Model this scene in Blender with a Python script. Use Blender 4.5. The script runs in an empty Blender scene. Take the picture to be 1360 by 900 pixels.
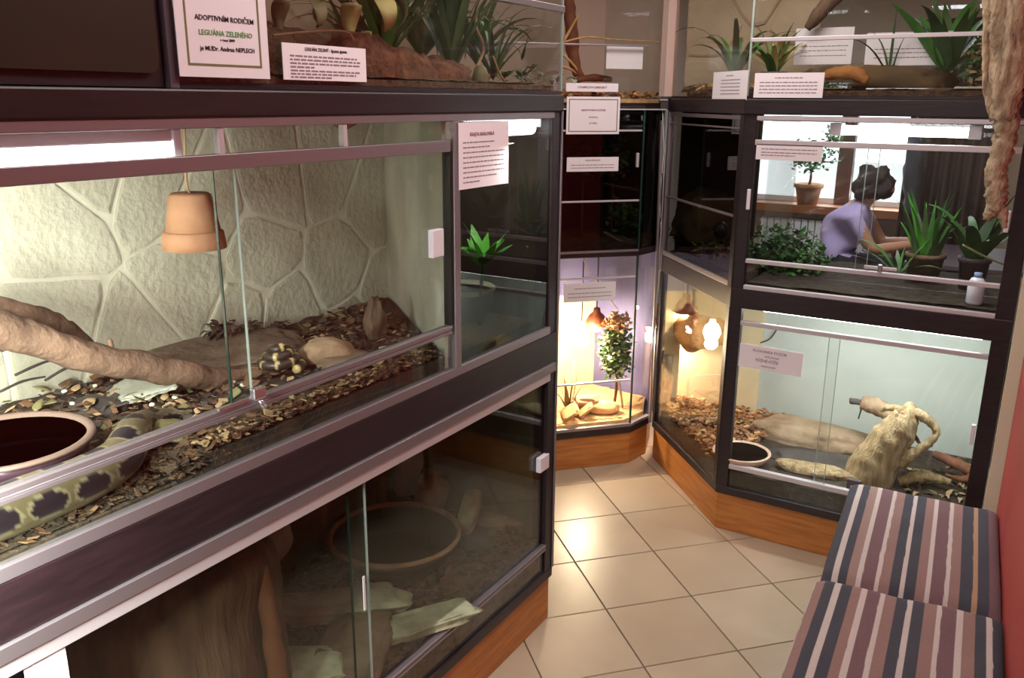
import bpy, bmesh, math, random
from mathutils import Vector, Matrix, noise
C = bpy.context.scene.collection
sc = bpy.context.scene
rnd = random.Random(7)

# ------------------------------------------------------------------ camera
FPX, YAW, PITCH, ROLL, CAMH = 1135.587, 0.547958, 0.272909, 0.007481, 1.741377
FW = Vector((-math.sin(YAW)*math.cos(PITCH), math.cos(YAW)*math.cos(PITCH), -math.sin(PITCH)))
_r = Vector((math.cos(YAW), math.sin(YAW), 0)); _u = _r.cross(FW)
RT = _r*math.cos(ROLL) + _u*math.sin(ROLL)
UP = RT.cross(FW)
CAM = Vector((0, 0, CAMH))
cd = bpy.data.cameras.new('camera'); cam = bpy.data.objects.new('camera', cd); C.objects.link(cam)
cd.sensor_width = 36; cd.lens = 36*FPX/1360; cd.clip_start = 0.02; cd.clip_end = 100
cam.matrix_world = Matrix(((RT.x, UP.x, -FW.x, 0), (RT.y, UP.y, -FW.y, 0), (RT.z, UP.z, -FW.z, CAMH), (0, 0, 0, 1)))
sc.camera = cam

# ------------------------------------------------------------------ light
w = bpy.data.worlds.new('world'); sc.world = w; w.use_nodes = True
w.node_tree.nodes['Background'].inputs[0].default_value = (0.82, 0.90, 1.0, 1)
w.node_tree.nodes['Background'].inputs[1].default_value = 3.0
sc.view_settings.view_transform = 'Standard'; sc.view_settings.look = 'None'
sc.view_settings.gamma = 1; sc.view_settings.use_curve_mapping = False
sc.view_settings.exposure = 0.08
def area(name, loc, direction, sx, sy, power, col=(1, 1, 1), spread=180):
    l = bpy.data.lights.new(name, 'AREA'); l.shape = 'RECTANGLE'; l.size = sx; l.size_y = sy
    l.energy = power; l.color = col; l.spread = math.radians(spread)
    o = bpy.data.objects.new(name, l); C.objects.link(o); o.location = loc
    o.rotation_euler = Vector(direction).to_track_quat('-Z', 'Y').to_euler()
    return o
area('fill_light_rear', (-0.45, -0.9, 2.55), (0, 0, -1), 1.2, 0.35, 27, (0.90, 0.91, 1.0))  # added overhead light in place of daylight from behind the camera
area('fill_light_aisle', (-0.55, 1.6, 2.53), (0, 0, -1), 0.35, 1.3, 14.5, (1.0, 0.90, 0.84))  # added soft light for the aisle, no fixture belongs to it
area('fill_light_corner', (-1.05, 3.0, 2.55), (0, 0, -1), 0.9, 0.3, 14, (1.0, 0.90, 0.85))  # added light that brightens the top tanks
area('fill_light_far_room', (-0.9, 5.2, 2.55), (0, 0, -1), 1.2, 0.35, 30, (0.95, 0.95, 1.0))  # added light that brightens the far room and the shirt
area('window_daylight_far', (-1.0, 7.22, 1.4), (0, -1, -0.25), 1.5, 0.8, 22, (0.85, 0.92, 1.0))

# ------------------------------------------------------------------ pixel helpers (points on real planes)
def ray(x, y): return FW*FPX + RT*(x-680) - UP*(y-450)
def hit(x, y, n, c):
    n = Vector(n); d = ray(x, y); return CAM + d*((c-n.dot(CAM))/n.dot(d))
def pX(x, y, X): return hit(x, y, (1, 0, 0), X)
def pY(x, y, Y): return hit(x, y, (0, 1, 0), Y)
def pZ(x, y, Z): return hit(x, y, (0, 0, 1), Z)
class Frame:
    def __init__(s, o, sd):
        s.o = Vector((o[0], o[1], 0)); s.s = Vector((sd[0], sd[1], 0)).normalized(); s.d = Vector((-s.s.y, s.s.x, 0))
    def w(s, a, d, z): return s.o + s.s*a + s.d*d + Vector((0, 0, z))
    def px(s, x, y, d=0):   # (s, z) of a pixel on the plane at depth d
        p = hit(x, y, s.d, s.d.dot(s.o)+d); return (p-s.o).dot(s.s), p.z
FL = Frame((-1.245, 0), (0, 1))
_a = math.radians(47)
MC = (-1.551, 3.668)
FM = Frame((MC[0]-math.cos(_a), MC[1]-math.sin(_a)), (math.cos(_a), math.sin(_a)))
FA = Frame((-1.491, 3.804), (0.68, -0.733))
FR = Frame((-0.974, 3.247), (1, 0))
AL = 0.76; RL = 0.96

# ------------------------------------------------------------------ materials
def hexc(h):
    c = [int(h[i:i+2], 16)/255 for i in (0, 2, 4)]
    return tuple(x/12.92 if x <= 0.04045 else ((x+0.055)/1.055)**2.4 for x in c)
def mat(name, col, rough=0.6, metal=0.0, col2=None, scale=8, detail=4, stretch=(1, 1, 1), bump=0.0, bscale=None, wave=False, spec=0.5, lo=0.35, hi=0.65, emit=None, estr=0, trans=0):
    m = bpy.data.materials.new(name); m.use_nodes = True
    nt = m.node_tree; b = nt.nodes['Principled BSDF']
    if isinstance(col, str): col = hexc(col)
    if isinstance(col2, str): col2 = hexc(col2)
    b.inputs['Base Color'].default_value = (*col, 1); b.inputs['Roughness'].default_value = rough
    b.inputs['Metallic'].default_value = metal; b.inputs['Specular IOR Level'].default_value = spec
    if emit:
        b.inputs['Emission Color'].default_value = (*emit, 1); b.inputs['Emission Strength'].default_value = estr
    if col2 or bump:
        tc = nt.nodes.new('ShaderNodeTexCoord'); mp = nt.nodes.new('ShaderNodeMapping'); mp.inputs['Scale'].default_value = stretch
        nt.links.new(tc.outputs['Object'], mp.inputs[0])
        if wave:
            t = nt.nodes.new('ShaderNodeTexWave'); t.inputs['Scale'].default_value = scale; t.inputs['Distortion'].default_value = 6
            t.inputs['Detail'].default_value = detail; t.inputs['Detail Scale'].default_value = 1.5; out = t.outputs['Fac']
        else:
            t = nt.nodes.new('ShaderNodeTexNoise'); t.inputs['Scale'].default_value = scale; t.inputs['Detail'].default_value = detail; out = t.outputs['Fac']
        nt.links.new(mp.outputs[0], t.inputs['Vector'])
        if col2:
            r = nt.nodes.new('ShaderNodeValToRGB'); r.color_ramp.elements[0].position = lo; r.color_ramp.elements[1].position = hi
            r.color_ramp.elements[0].color = (*col, 1); r.color_ramp.elements[1].color = (*col2, 1)
            nt.links.new(out, r.inputs[0]); nt.links.new(r.outputs[0], b.inputs['Base Color'])
        if bump:
            t2 = t
            if bscale:
                t2 = nt.nodes.new('ShaderNodeTexNoise'); t2.inputs['Scale'].default_value = bscale; t2.inputs['Detail'].default_value = 5
                nt.links.new(mp.outputs[0], t2.inputs['Vector'])
            bp = nt.nodes.new('ShaderNodeBump'); bp.inputs['Strength'].default_value = bump; bp.inputs['Distance'].default_value = 0.01
            nt.links.new(t2.outputs['Fac'], bp.inputs['Height']); nt.links.new(bp.outputs[0], b.inputs['Normal'])
    return m
def glass_mat(name, tint, ior=1.42, rough=0.0):
    m = bpy.data.materials.new(name); m.use_nodes = True; nt = m.node_tree; nt.nodes.clear()
    o = nt.nodes.new('ShaderNodeOutputMaterial'); mx = nt.nodes.new('ShaderNodeMixShader'); fr = nt.nodes.new('ShaderNodeFresnel')
    t = nt.nodes.new('ShaderNodeBsdfTransparent'); g = nt.nodes.new('ShaderNodeBsdfGlossy')
    t.inputs[0].default_value = (*tint, 1); g.inputs['Roughness'].default_value = rough
    ge = nt.nodes.new('ShaderNodeNewGeometry'); mr = nt.nodes.new('ShaderNodeMapRange')
    mr.inputs['To Min'].default_value = ior; mr.inputs['To Max'].default_value = 1/ior
    nt.links.new(ge.outputs['Backfacing'], mr.inputs['Value']); nt.links.new(mr.outputs[0], fr.inputs[0])
    nt.links.new(fr.outputs[0], mx.inputs[0]); nt.links.new(t.outputs[0], mx.inputs[1]); nt.links.new(g.outputs[0], mx.inputs[2])
    nt.links.new(mx.outputs[0], o.inputs[0]); return m
def vcol_mat(name, rough=0.6, bump=0.0, bscale=60):
    m = mat(name, (0.5, 0.5, 0.5), rough, bump=bump, scale=bscale)
    nt = m.node_tree; a = nt.nodes.new('ShaderNodeVertexColor'); a.layer_name = 'col'
    nt.links.new(a.outputs[0], nt.nodes['Principled BSDF'].inputs['Base Color']); return m
M = dict(
 dark=mat('dark_stained_wood', '2c2024', 0.42, col2='21171b', scale=14, stretch=(1, 1, 8), bump=0.05),
 darkplank=mat('dark_veneer', '2c1d21', 0.38, col2='211619', scale=5, stretch=(2, 2, 16)),
 pine=mat('orange_pine', 'c27e3e', 0.5, col2='a8662c', scale=3, stretch=(2, 2, 22), bump=0.06, detail=6),
 alu=mat('brushed_aluminium', '9a9296', 0.42, 0.75, bump=0.02, scale=200),
 alubright=mat('pale_anodised_aluminium', 'cfc9cd', 0.45, 0.35),
 glass=glass_mat('clear_glass', (0.975, 0.985, 0.975)),
 glassgreen=glass_mat('greenish_glass', (0.95, 0.975, 0.945)),
 glasssmoke=glass_mat('dusty_tinted_glass', (0.62, 0.62, 0.60)),
 edge=mat('glass_edge', '9aaaa2', 0.3),
 edgedark=mat('dark_glass_edge', '1f3a34', 0.2),
 plastic=mat('white_plastic', 'e9e8f0', 0.4),
 paper=mat('white_paper', 'f1ebf0', 0.8),
 paperedge=mat('olive_print', '77724a', 0.8), paperedge2=mat('pale_green_print', '8fae72', 0.8),
 ink=mat('black_ink', '2a2026', 0.8), inkgrey=mat('grey_ink', '8d7a84', 0.8), inkgreen=mat('green_ink', '5e9a50', 0.8), inkblue=mat('violet_ink', '8a82a0', 0.8),
 inkred=mat('brown_red_ink', '8a5060', 0.8),
 mortar=mat('pale_mortar', 'c6c3ae', 0.9, col2='d0cdba', scale=20, bump=0.3),
 slab=mat('grey_green_faux_rock', 'c0bda8', 0.85, col2='aeab97', scale=6, bump=0.55, bscale=45, detail=8),
 mint=mat('pale_green_painted_wall', 'b3b8ad', 0.8, col2='bcc1b6', scale=4, bump=0.1, bscale=30),
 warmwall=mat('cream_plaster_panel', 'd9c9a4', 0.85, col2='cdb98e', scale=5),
 beige=mat('beige_rock_panel', 'c8b498', 0.85, col2='b4a084', scale=6, bump=0.4, bscale=25),
 beige_seam=mat('pale_rock_seam', 'd3bf93', 0.9),
 pinkpanel=mat('pinkish_beige_panel', 'd2bdb0', 0.7), pinkpanel2=mat('greyer_beige_panel', 'c4b6aa', 0.7),
 pinkpost=mat('pale_pink_painted_post', 'd6b7ae', 0.55),
 bluewall=mat('violet_blue_painted_wall', '6c6a92', 0.8, col2='5d5a86', scale=5),
 blackint=mat('dark_brown_backing', '2b211c', 0.8, col2='3a2c22', scale=6, bump=0.3),
 brownboard=mat('brown_hardboard', '36200f', 0.6, col2='2d1b10', scale=7, spec=0.3),
 greymul=mat('grey_mullion', '5c4f56', 0.5),
 darkback=mat('dark_green_brown_backing', '66644c', 0.85, col2='4a4936', scale=5, bump=0.4, bscale=18),
 soil=mat('dark_soil', '463728', 0.95, col2='2d241a', scale=30, bump=0.8, bscale=90, detail=8),
 mulch=mat('brown_bark_mulch', '6a5038', 0.95, col2='443224', scale=45, bump=0.8, bscale=110),
 redmulch=mat('reddish_coir', '84563f', 0.95, col2='5c3a2a', scale=40, bump=0.9, bscale=100),
 sand=mat('sand', 'd9b384', 0.95, col2='c49a68', scale=30, bump=0.4, bscale=120),
 chips=mat('bark_chips', 'a87850', 0.9, col2='7a4f30', scale=25), chipslight=mat('pale_wood_chips', 'd2ac78', 0.9, col2='b4884f', scale=25),
 terracotta=mat('terracotta', 'b98d6c', 0.8, col2='a87a58', scale=10, bump=0.1, bscale=60),
 bark=mat('brown_red_branch', '7d6350', 0.9, col2='594434', scale=10, stretch=(1, 1, 1), bump=0.55, bscale=60),
 drift=mat('pale_driftwood', 'b8a078', 0.9, col2='85704a', scale=13, stretch=(3.5, 3.5, 0.7), bump=1.0, bscale=34, detail=8),
 drifttan=mat('tan_driftwood', 'c4ae90', 0.9, col2='8c7860', scale=16, stretch=(2.5, 2.5, 0.8), bump=1.0, bscale=50, detail=8),
 brownwood=mat('mid_brown_wood', '7b4a2c', 0.8, col2='5c3620', scale=10, bump=0.4, bscale=40),
 log=mat('cork_bark', '4a3629', 0.95, col2='66503c', scale=6, stretch=(4, 4, 0.7), bump=0.9, bscale=14, detail=8),
 stone=mat('grey_green_stone', 'b4b898', 0.9, col2='84886c', scale=12, bump=0.9, bscale=28, detail=8),
 stonebrown=mat('brown_stone', '7d6c5a', 0.9, col2='5a4838', scale=10, bump=0.9, bscale=26, detail=8),
 stonetan=mat('tan_sandstone', 'a48d70', 0.9, col2='84694e', scale=11, bump=0.8, bscale=30, detail=8),
 stonewarm=mat('warm_sandstone', 'd6ac7c', 0.9, col2='bb8f5e', scale=8, bump=0.4, bscale=30),
 slate=mat('pale_grey_slate', 'b4b6a8', 0.6, col2='8f9184', scale=8, bump=0.5, bscale=25),
 darkstone=mat('dark_stone', '4a4440', 0.8, col2='35302d', scale=9, bump=0.4),
 bowl=mat('dark_glazed_bowl', '4a3440', 0.25), bowlrim=mat('worn_pinkish_glaze', '6a564c', 0.5), bowldark=mat('green_black_bowl', '3a342c', 0.4),
 bowlpale=mat('pinkish_ceramic', 'd2b09a', 0.4), water=mat('murky_water', '766a58', 0.05), waterblue=mat('still_water', '2c2f33', 0.05),
 leaf=mat('leaf_green', '4f8a3c', 0.5, col2='3b6f30', scale=20), leafdark=mat('dark_leaf_green', '35562a', 0.55, col2='27411f', scale=20),
 leafmid=mat('dull_leaf_green', '5c7a4a', 0.55, col2='456237', scale=12), leafbright=mat('bright_leaf_green', '63b83a', 0.45, col2='4a9a30', scale=15),
 leafolive=mat('olive_leaf', '7a744c', 0.6, col2='5c5a38', scale=15),
 leafcream=mat('cream_leaf', 'c9bd7c', 0.6, col2='a8a062', scale=9), dryleaf=mat('dry_brown_leaf', '6d4e34', 0.85, col2='4a3424', scale=12),
 pebble=mat('white_pebble', 'd4ccb8', 0.6), root=mat('dry_root', 'a58a66', 0.85),
 grout=mat('dark_grout', '5b4a3e', 0.9), wallwhite=mat('off_white_plaster', 'cfc5bd', 0.8), ceil=mat('ceiling_paint', 'd8d0cb', 0.8),
 red=mat('red_painted_wall', 'b2403c', 0.55, col2='a83a37', scale=3), cream=mat('cream_door_frame', 'dcd8bc', 0.6),
 farwall=mat('beige_brown_far_wall', 'b8a592', 0.8), whitewall=mat('white_window_paint', 'e8e8ea', 0.5), sill=mat('brown_wood_sill', '9a6038', 0.5),
 brownpost=mat('brown_window_post', '6c4c40', 0.5), curtain=mat('brown_curtain', '4c3c36', 0.9, col2='3a2e2a', scale=4, stretch=(8, 8, 0.5)),
 rubber=mat('black_rubber', '17130f', 0.5), steel=mat('chromed_steel', 'd0d0d4', 0.2, 0.9), lampred=mat('red_brown_lamp_shade', '8c4a34', 0.5),
 skin=mat('skin', 'b98468', 0.6), shirt=mat('lavender_shirt', 'b7a6d2', 0.85, bump=0.3, scale=12), trousers=mat('black_trousers', '1c1a20', 0.85), hair=mat('dark_brown_hair', '2e2422', 0.8, bump=0.8, scale=60),
 jacket=mat('dark_grey_jacket', '3d4048', 0.85), blue=mat('pale_blue_cloth', '8fa6c8', 0.8), rock=mat('dark_brown_rock', '4d3f2c', 0.9, col2='6b5434', scale=6, bump=0.6, bscale=20),
 hide=mat('orange_cork_hide', 'b0763e', 0.85, col2='8c5628', scale=9, bump=0.7, bscale=30), board=mat('plain_wood_board', '8c6a48', 0.7),
 tube=mat('fluorescent_tube', 'ffffff', 0.4, emit=(0.96, 0.97, 1.0), estr=14), bulb=mat('heat_bulb', 'ffffff', 0.4, emit=(1.0, 0.80, 0.52), estr=120),
)

# ------------------------------------------------------------------ mesh builder
class MB:
    def __init__(s): s.v = []; s.f = []; s.mi = []; s.c = []
    def add(s, vs, fs, mi=0, col=None):
        n = len(s.v); s.v += [tuple(v) for v in vs]; s.f += [tuple(i+n for i in f) for f in fs]; s.mi += [mi]*len(fs)
        if col: s.c += col if isinstance(col, list) else [col]*len(vs)
    def hexa(s, p, mi=0): s.add(p, [(0, 3, 2, 1), (4, 5, 6, 7), (0, 1, 5, 4), (1, 2, 6, 5), (2, 3, 7, 6), (3, 0, 4, 7)], mi)
    def box(s, x0, x1, y0, y1, z0, z1, mi=0):
        s.hexa([(x0, y0, z0), (x1, y0, z0), (x1, y1, z0), (x0, y1, z0), (x0, y0, z1), (x1, y0, z1), (x1, y1, z1), (x0, y1, z1)], mi); return s
    def fb(s, F, s0, s1, d0, d1, z0, z1, mi=0):
        s.hexa([F.w(s0, d0, z0), F.w(s1, d0, z0), F.w(s1, d1, z0), F.w(s0, d1, z0), F.w(s0, d0, z1), F.w(s1, d0, z1), F.w(s1, d1, z1), F.w(s0, d1, z1)], mi); return s
    def prism(s, poly, z0, z1, mi=0):
        n = len(poly); vs = [(p[0], p[1], z0) for p in poly]+[(p[0], p[1], z1) for p in poly]
        fs = [tuple(range(n-1, -1, -1)), tuple(range(n, 2*n))]+[(i, (i+1) % n, n+(i+1) % n, n+i) for i in range(n)]
        s.add(vs, fs, mi); return s
    def wallseg(s, a, b, z0, z1, t=0.012):
        a = Vector((a[0], a[1])); b = Vector((b[0], b[1])); d = (b-a).normalized(); n = Vector((-d.y, d.x))*t
        return s.prism([a, b, b+n, a+n], z0, z1)
    def tube(s, pts, rad, n=10, mi=0, rough=0.0, seed=0, flat=1.0, colf=None):
        pts = [Vector(p) for p in pts]; k = len(pts)
        if not isinstance(rad, (list, tuple)): rad = [rad]*k
        t0 = (pts[1]-pts[0]).normalized(); ref = Vector((0, 0, 1)) if abs(t0.z) < 0.9 else Vector((1, 0, 0))
        nrm = t0.cross(ref).normalized(); vs = []; cols = []; L = 0
        for i, p in enumerate(pts):
            t = ((pts[min(i+1, k-1)]-pts[max(i-1, 0)])).normalized()
            nrm = (nrm - t*nrm.dot(t)).normalized(); bn = t.cross(nrm)
            if i: L += (p-pts[i-1]).length
            for j in range(n):
                a = 2*math.pi*j/n; r = rad[i]
                if rough:
                    q = p+nrm*math.cos(a)*r*2+bn*math.sin(a)*r*2
                    r *= 1+rough*noise.noise(q*(0.7/max(rad[i], 0.004))*0.9+Vector((seed, 0, 0)))
                dv = nrm*math.cos(a)*r+bn*math.sin(a)*r*flat
                vs.append(p+dv)
                if colf: cols.append(colf(L, a, dv.normalized()))
        fs = [(i*n+j, i*n+(j+1) % n, (i+1)*n+(j+1) % n, (i+1)*n+j) for i in range(k-1) for j in range(n)]
        fs += [tuple(range(n-1, -1, -1)), tuple(range((k-1)*n, k*n))]
        s.add(vs, fs, mi, cols if colf else None); return s
    def lathe(s, c, prof, n=28, mi=0, squash=(1, 1)):
        vs = []; k = len(prof)
        for r, z in prof:
            for j in range(n):
                a = 2*math.pi*j/n; vs.append((c[0]+r*math.cos(a)*squash[0], c[1]+r*math.sin(a)*squash[1], c[2]+z))
        fs = [(i*n+j, i*n+(j+1) % n, (i+1)*n+(j+1) % n, (i+1)*n+j) for i in range(k-1) for j in range(n)]
        if prof[0][0] > 1e-4: fs.append(tuple(range(n-1, -1, -1)))
        if prof[-1][0] > 1e-4: fs.append(tuple(range((k-1)*n, k*n)))
        s.add(vs, fs, mi); return s
    def rock(s, c, size, rz=0, seed=0, amp=0.18, sub=4, sq=0.75, tilt=(0, 0), mi=0):
        bm = bmesh.new(); bmesh.ops.create_icosphere(bm, subdivisions=sub, radius=1)
        R = Matrix.Rotation(rz, 3, 'Z') @ Matrix.Rotation(tilt[0], 3, 'X') @ Matrix.Rotation(tilt[1], 3, 'Y'); vs = []
        for v in bm.verts:
            p = v.co; q = Vector([math.copysign(abs(x)**sq, x) for x in p])
            q *= 1+amp*noise.noise(p*1.6+Vector((seed*3.1, 0, 0)))+amp*0.35*noise.noise(p*4.5+Vector((seed, 5, 0)))
            vs.append(Vector(c)+R @ Vector((q.x*size[0], q.y*size[1], q.z*size[2])))
        s.add(vs, [tuple(v.index for v in f.verts) for f in bm.faces], mi); bm.free(); return s
    def ribbon(s, base, d, length, width, droop=0.5, rise=1.0, seg=7, mi=0, twist=0, shape=0.5, fold=0.15):
        d = Vector((d[0], d[1], 0)).normalized(); side = Vector((-d.y, d.x, 0)); p = Vector(base); vs = []
        for i in range(seg+1):
            t = i/seg; ang = rise-droop*t*t*2.2
            if i: p = p+(d*math.cos(ang)+Vector((0, 0, math.sin(ang))))*(length/seg)
            wd = width*0.5*max(0.06, (math.sin(math.pi*min(1, t**shape*0.97+0.03)))**0.8)
            up = Vector((0, 0, 1))*math.cos(ang)-d*math.sin(ang)
            sd = side*math.cos(twist*t)+up*math.sin(twist*t)
            vs += [p-sd*wd+up*wd*fold, p, p+sd*wd+up*wd*fold]
        fs = []
        for i in range(seg):
            a = i*3; fs += [(a, a+1, a+4, a+3), (a+1, a+2, a+5, a+4)]
        s.add(vs, fs, mi); return s
    def build(s, name, m, parent=None, smooth=False, kind=None, bevel=0, solid=0, sub=0):
        me = bpy.data.meshes.new(name); me.from_pydata(s.v, [], s.f)
        ms = m if isinstance(m, (list, tuple)) else [m]
        for x in ms: me.materials.append(M[x] if isinstance(x, str) else x)
        if len(ms) > 1: me.polygons.foreach_set('material_index', s.mi)
        if smooth: me.polygons.foreach_set('use_smooth', [True]*len(me.polygons))
        if s.c and len(s.c) == len(s.v):
            a = me.color_attributes.new('col', 'FLOAT_COLOR', 'POINT')
            a.data.foreach_set('color', [x for c in s.c for x in (c[0], c[1], c[2], 1.0)])
        me.update()
        o = bpy.data.objects.new(name, me); C.objects.link(o)
        if solid: q = o.modifiers.new('t', 'SOLIDIFY'); q.thickness = solid; q.offset = 0
        if bevel: q = o.modifiers.new('b', 'BEVEL'); q.width = bevel; q.segments = 2; q.limit_method = 'ANGLE'
        if sub: q = o.modifiers.new('s', 'SUBSURF'); q.levels = sub; q.render_levels = sub
        if kind: o['kind'] = kind
        if parent:
            o.parent = parent; o.matrix_parent_inverse = parent.matrix_world.inverted()
        return o
def tag(o, label, cat, group=None, kind=None):
    o['label'] = label; o['category'] = cat
    if group: o['group'] = group
    if kind: o['kind'] = kind
    return o
def thing(name, label, cat, loc=(0, 0, 0), group=None):
    o = bpy.data.objects.new(name, None); C.objects.link(o); o.location = loc; o.empty_display_size = 0.05
    o.matrix_world = Matrix.Translation(Vector(loc)); return tag(o, label, cat, group)
def struct(o): o['kind'] = 'structure'; return o

# ------------------------------------------------------------------ setting
fl = struct(MB().box(-2.75, 1.2, -2.5, 7.4, -0.05, -0.004).build('floor', 'grout'))
TX, TY, TA, TS = -1.35788530, 3.15588697, 0.81756661, 0.333
tile_mats = [mat('glazed_tile_%s' % n, c, 0.34, col2=c2, scale=3, detail=3, bump=0.02, spec=0.55) for n, c, c2 in (('a', 'a9967e', 'b4a28a'), ('b', 'a4917a', 'b09d86'), ('c', 'ac9982', 'a5927b'))]
ti = Vector((math.cos(TA), math.sin(TA))); tj = Vector((math.sin(TA), -math.cos(TA)))
tile_mesh = []
for k in range(3):
    b = MB(); h = TS/2-0.0022; h2 = h-0.0015
    b.add([(-h, -h, -0.01), (h, -h, -0.01), (h, h, -0.01), (-h, h, -0.01), (-h, -h, -0.0015), (h, -h, -0.0015), (h, h, -0.0015), (-h, h, -0.0015), (-h2, -h2, 0), (h2, -h2, 0), (h2, h2, 0), (-h2, h2, 0)],
          [(0, 1, 5, 4), (1, 2, 6, 5), (2, 3, 7, 6), (3, 0, 4, 7), (4, 5, 9, 8), (5, 6, 10, 9), (6, 7, 11, 10), (7, 4, 8, 11), (8, 9, 10, 11)])
    me = bpy.data.meshes.new('tile'); me.from_pydata(b.v, [], b.f); me.materials.append(tile_mats[k]); tile_mesh.append(me)
for i in range(-12, 16):
    for j in range(-8, 14):
        c = Vector((TX, TY))+ti*TS*(i+0.5)+tj*TS*(j+0.5)
        if -2.3 < c.x < 0.35 and 0.6 < c.y < 4.5:
            o = bpy.data.objects.new('tile', rnd.choice(tile_mesh)); C.objects.link(o); o.parent = fl
            o.location = (c.x, c.y, 0); o.rotation_euler.z = TA-math.pi/2
struct(MB().box(-2.75, 1.2, -2.5, 7.4, 2.6, 2.65).build('ceiling', 'ceil'))
struct(MB().box(-2.8, -2.75, -2.5, 7.4, 0, 2.6).build('wall_left', 'wallwhite'))
struct(MB().prism([(0.032, 3.22), (0.40, -2.5), (0.50, -2.5), (0.13, 3.32)], 0, 2.6).build('wall_right', 'red'))
struct(MB().box(0.7, 0.75, 3.25, 7.3, 0, 2.6).build('wall_side', 'farwall'))
struct(MB().box(0.13, 0.75, 3.25, 3.30, 0, 2.6).build('wall_return', 'farwall'))
struct(MB().box(-0.008, 0.034, 3.20, 3.238, 0, 2.6).build('trim_1', 'cream', bevel=0.002))
# wall behind the camera
struct(MB().box(-2.75, 0.45, -2.55, -2.5, 0, 2.6).build('wall_back', 'farwall'))
# far wall with its window band
WY = 7.3
struct(MB().box(-2.75, 1.2, WY, WY+0.1, 0, 0.95).box(-2.75, 1.2, WY, WY+0.1, 1.88, 2.6).box(-2.75, -2.1, WY, WY+0.1, 0.95, 1.88).box(-0.35, 1.2, WY, WY+0.1, 0.95, 1.88).build('wall_far', 'farwall'))
wf = struct(MB().box(-2.1, -0.35, WY, WY+0.06, 0.95, 0.99).box(-2.1, -0.35, WY, WY+0.06, 1.84, 1.88).box(-2.1, -2.05, WY, WY+0.06, 0.99, 1.84).box(-0.4, -0.35, WY, WY+0.06, 0.99, 1.84).build('window_1', 'whitewall'))
mq0, mq1 = pY(1112, 230, WY).x, pY(1132, 230, WY).x
MB().box(mq0, mq1, WY-0.03, WY+0.05, 0.95, 1.88).build('window_post', 'brownpost', wf)
MB().box(-2.05, mq0, WY+0.03, WY+0.035, 0.99, 1.84).build('pane', 'glass', wf)
MB().box(mq1, -0.4, WY+0.03, WY+0.035, 0.99, 1.84).build('pane', 'glass', wf)
struct(MB().box(-2.2, -0.3, WY-0.22, WY, 0.88, 0.945).build('trim_2', 'sill', bevel=0.004))
b = struct(MB().box(-3.6, 1.6, WY+1.4, WY+1.45, -0.5, 1.2).build('trim_3', 'whitewall'))

# ------------------------------------------------------------------ cabinets
def bar(par, F, s0, s1, z0, z1, m='alu', d0=-0.006, d1=0.016, name='rail', bevel=0.0015):
    return MB().fb(F, s0, s1, d0, d1, z0, z1).build(name, m, par, bevel=bevel)
def pane(par, F, s0, s1, z0, z1, d=0.004, m='glass', name='glass_pane', t=0.004):
    return MB().fb(F, s0, s1, d, d+t, z0, z1).build(name, m, par)
# thin glass is one reflecting surface: panes are single sheets closed by their own thin box
BK = -1.85      # back of the left cabinet
L = thing('terrarium_cabinet', 'long dark-framed two-tier terrarium cabinet with aluminium rails along the left', 'cabinet', (-1.5, 1.0, 0))
y0, y1 = -0.35, 2.31
MB().fb(FL, y0, y1-0.004, 0.006, 0.6, 0, 0.165).build('plinth', 'pine', L, bevel=0.003)
MB().fb(FL, y0, y1, -0.004, 0.605, 0.165, 0.20).build('base_frame', 'dark', L, bevel=0.003)
MB().fb(FL, y0, y1, -0.006, 0.605, 0.94, 1.038).build('middle_plank', 'darkplank', L, bevel=0.003)
MB().fb(FL, y0, y1, -0.010, 0.605, 1.708, 1.755).build('top_plank', 'darkplank', L, bevel=0.004)
MB().fb(FL, y1-0.05, y1, -0.002, 0.05, 0.20, 0.94).fb(FL, y1-0.055, y1, -0.002, 0.05, 1.038, 1.708).build('post', 'dark', L, bevel=0.002)
bar(L, FL, y1-0.006, y1+0.002, 0.2, 1.72, 'alu', -0.008, -0.0025, 'corner_strip')
MB().fb(FL, y1-0.02, y1-0.004, 0.05, 0.6, 0.20, 0.94).build('side_panel', 'darkback', L)
MB().fb(FL, y1-0.02, y1-0.004, 0.05, 0.6, 1.038, 1.708).build('side_panel', 'blackint', L)
MB().fb(FL, y0, y1, 0.59, 0.605, 0.20, 0.94).build('back_panel', 'darkback', L)
MB().fb(FL, y0, y1, 0.602, 0.61, 1.038, 1.708).build('back_panel', 'mortar', L)
MB().fb(FL, y0, y0+0.02, 0.0, 0.6, 0.20, 1.708).build('side_panel', 'dark', L)
# lower tier front
bar(L, FL, y0, y1-0.05, 0.285, 0.293); bar(L, FL, y0, y1-0.05, 0.297, 0.305)
bar(L, FL, y0, y1-0.05, 0.885, 0.912, 'alubright', -0.010, 0.02); bar(L, FL, y0, y1-0.02, 0.912, 0.94, 'alu', -0.014, 0.02)
pane(L, FL, y0, y1-0.05, 0.20, 0.285, m='glassgreen')
ds = FL.px(480, 700)[0]
for a, b_, dd in ((y0, ds+0.02, 0.003), (ds-0.03, y1-0.052, 0.010)):
    g = pane(L, FL, a, b_, 0.305, 0.886, dd, 'glassgreen', 'sliding_door')
    MB().fb(FL, (b_ if dd < 0.01 else a)-0.0015, (b_ if dd < 0.01 else a)+0.0015, dd-0.001, dd+0.005, 0.305, 0.886).build('door_edge', 'edge' if dd < 0.01 else 'edgedark', g)
    if dd > 0.01-1e-6:
        s0, z0 = FL.px(715, 628); s1, z1 = FL.px(727, 601)
        MB().fb(FL, s0, s1, -0.008, 0.01, z0, z1).build('handle', 'plastic', g, bevel=0.002)
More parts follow.
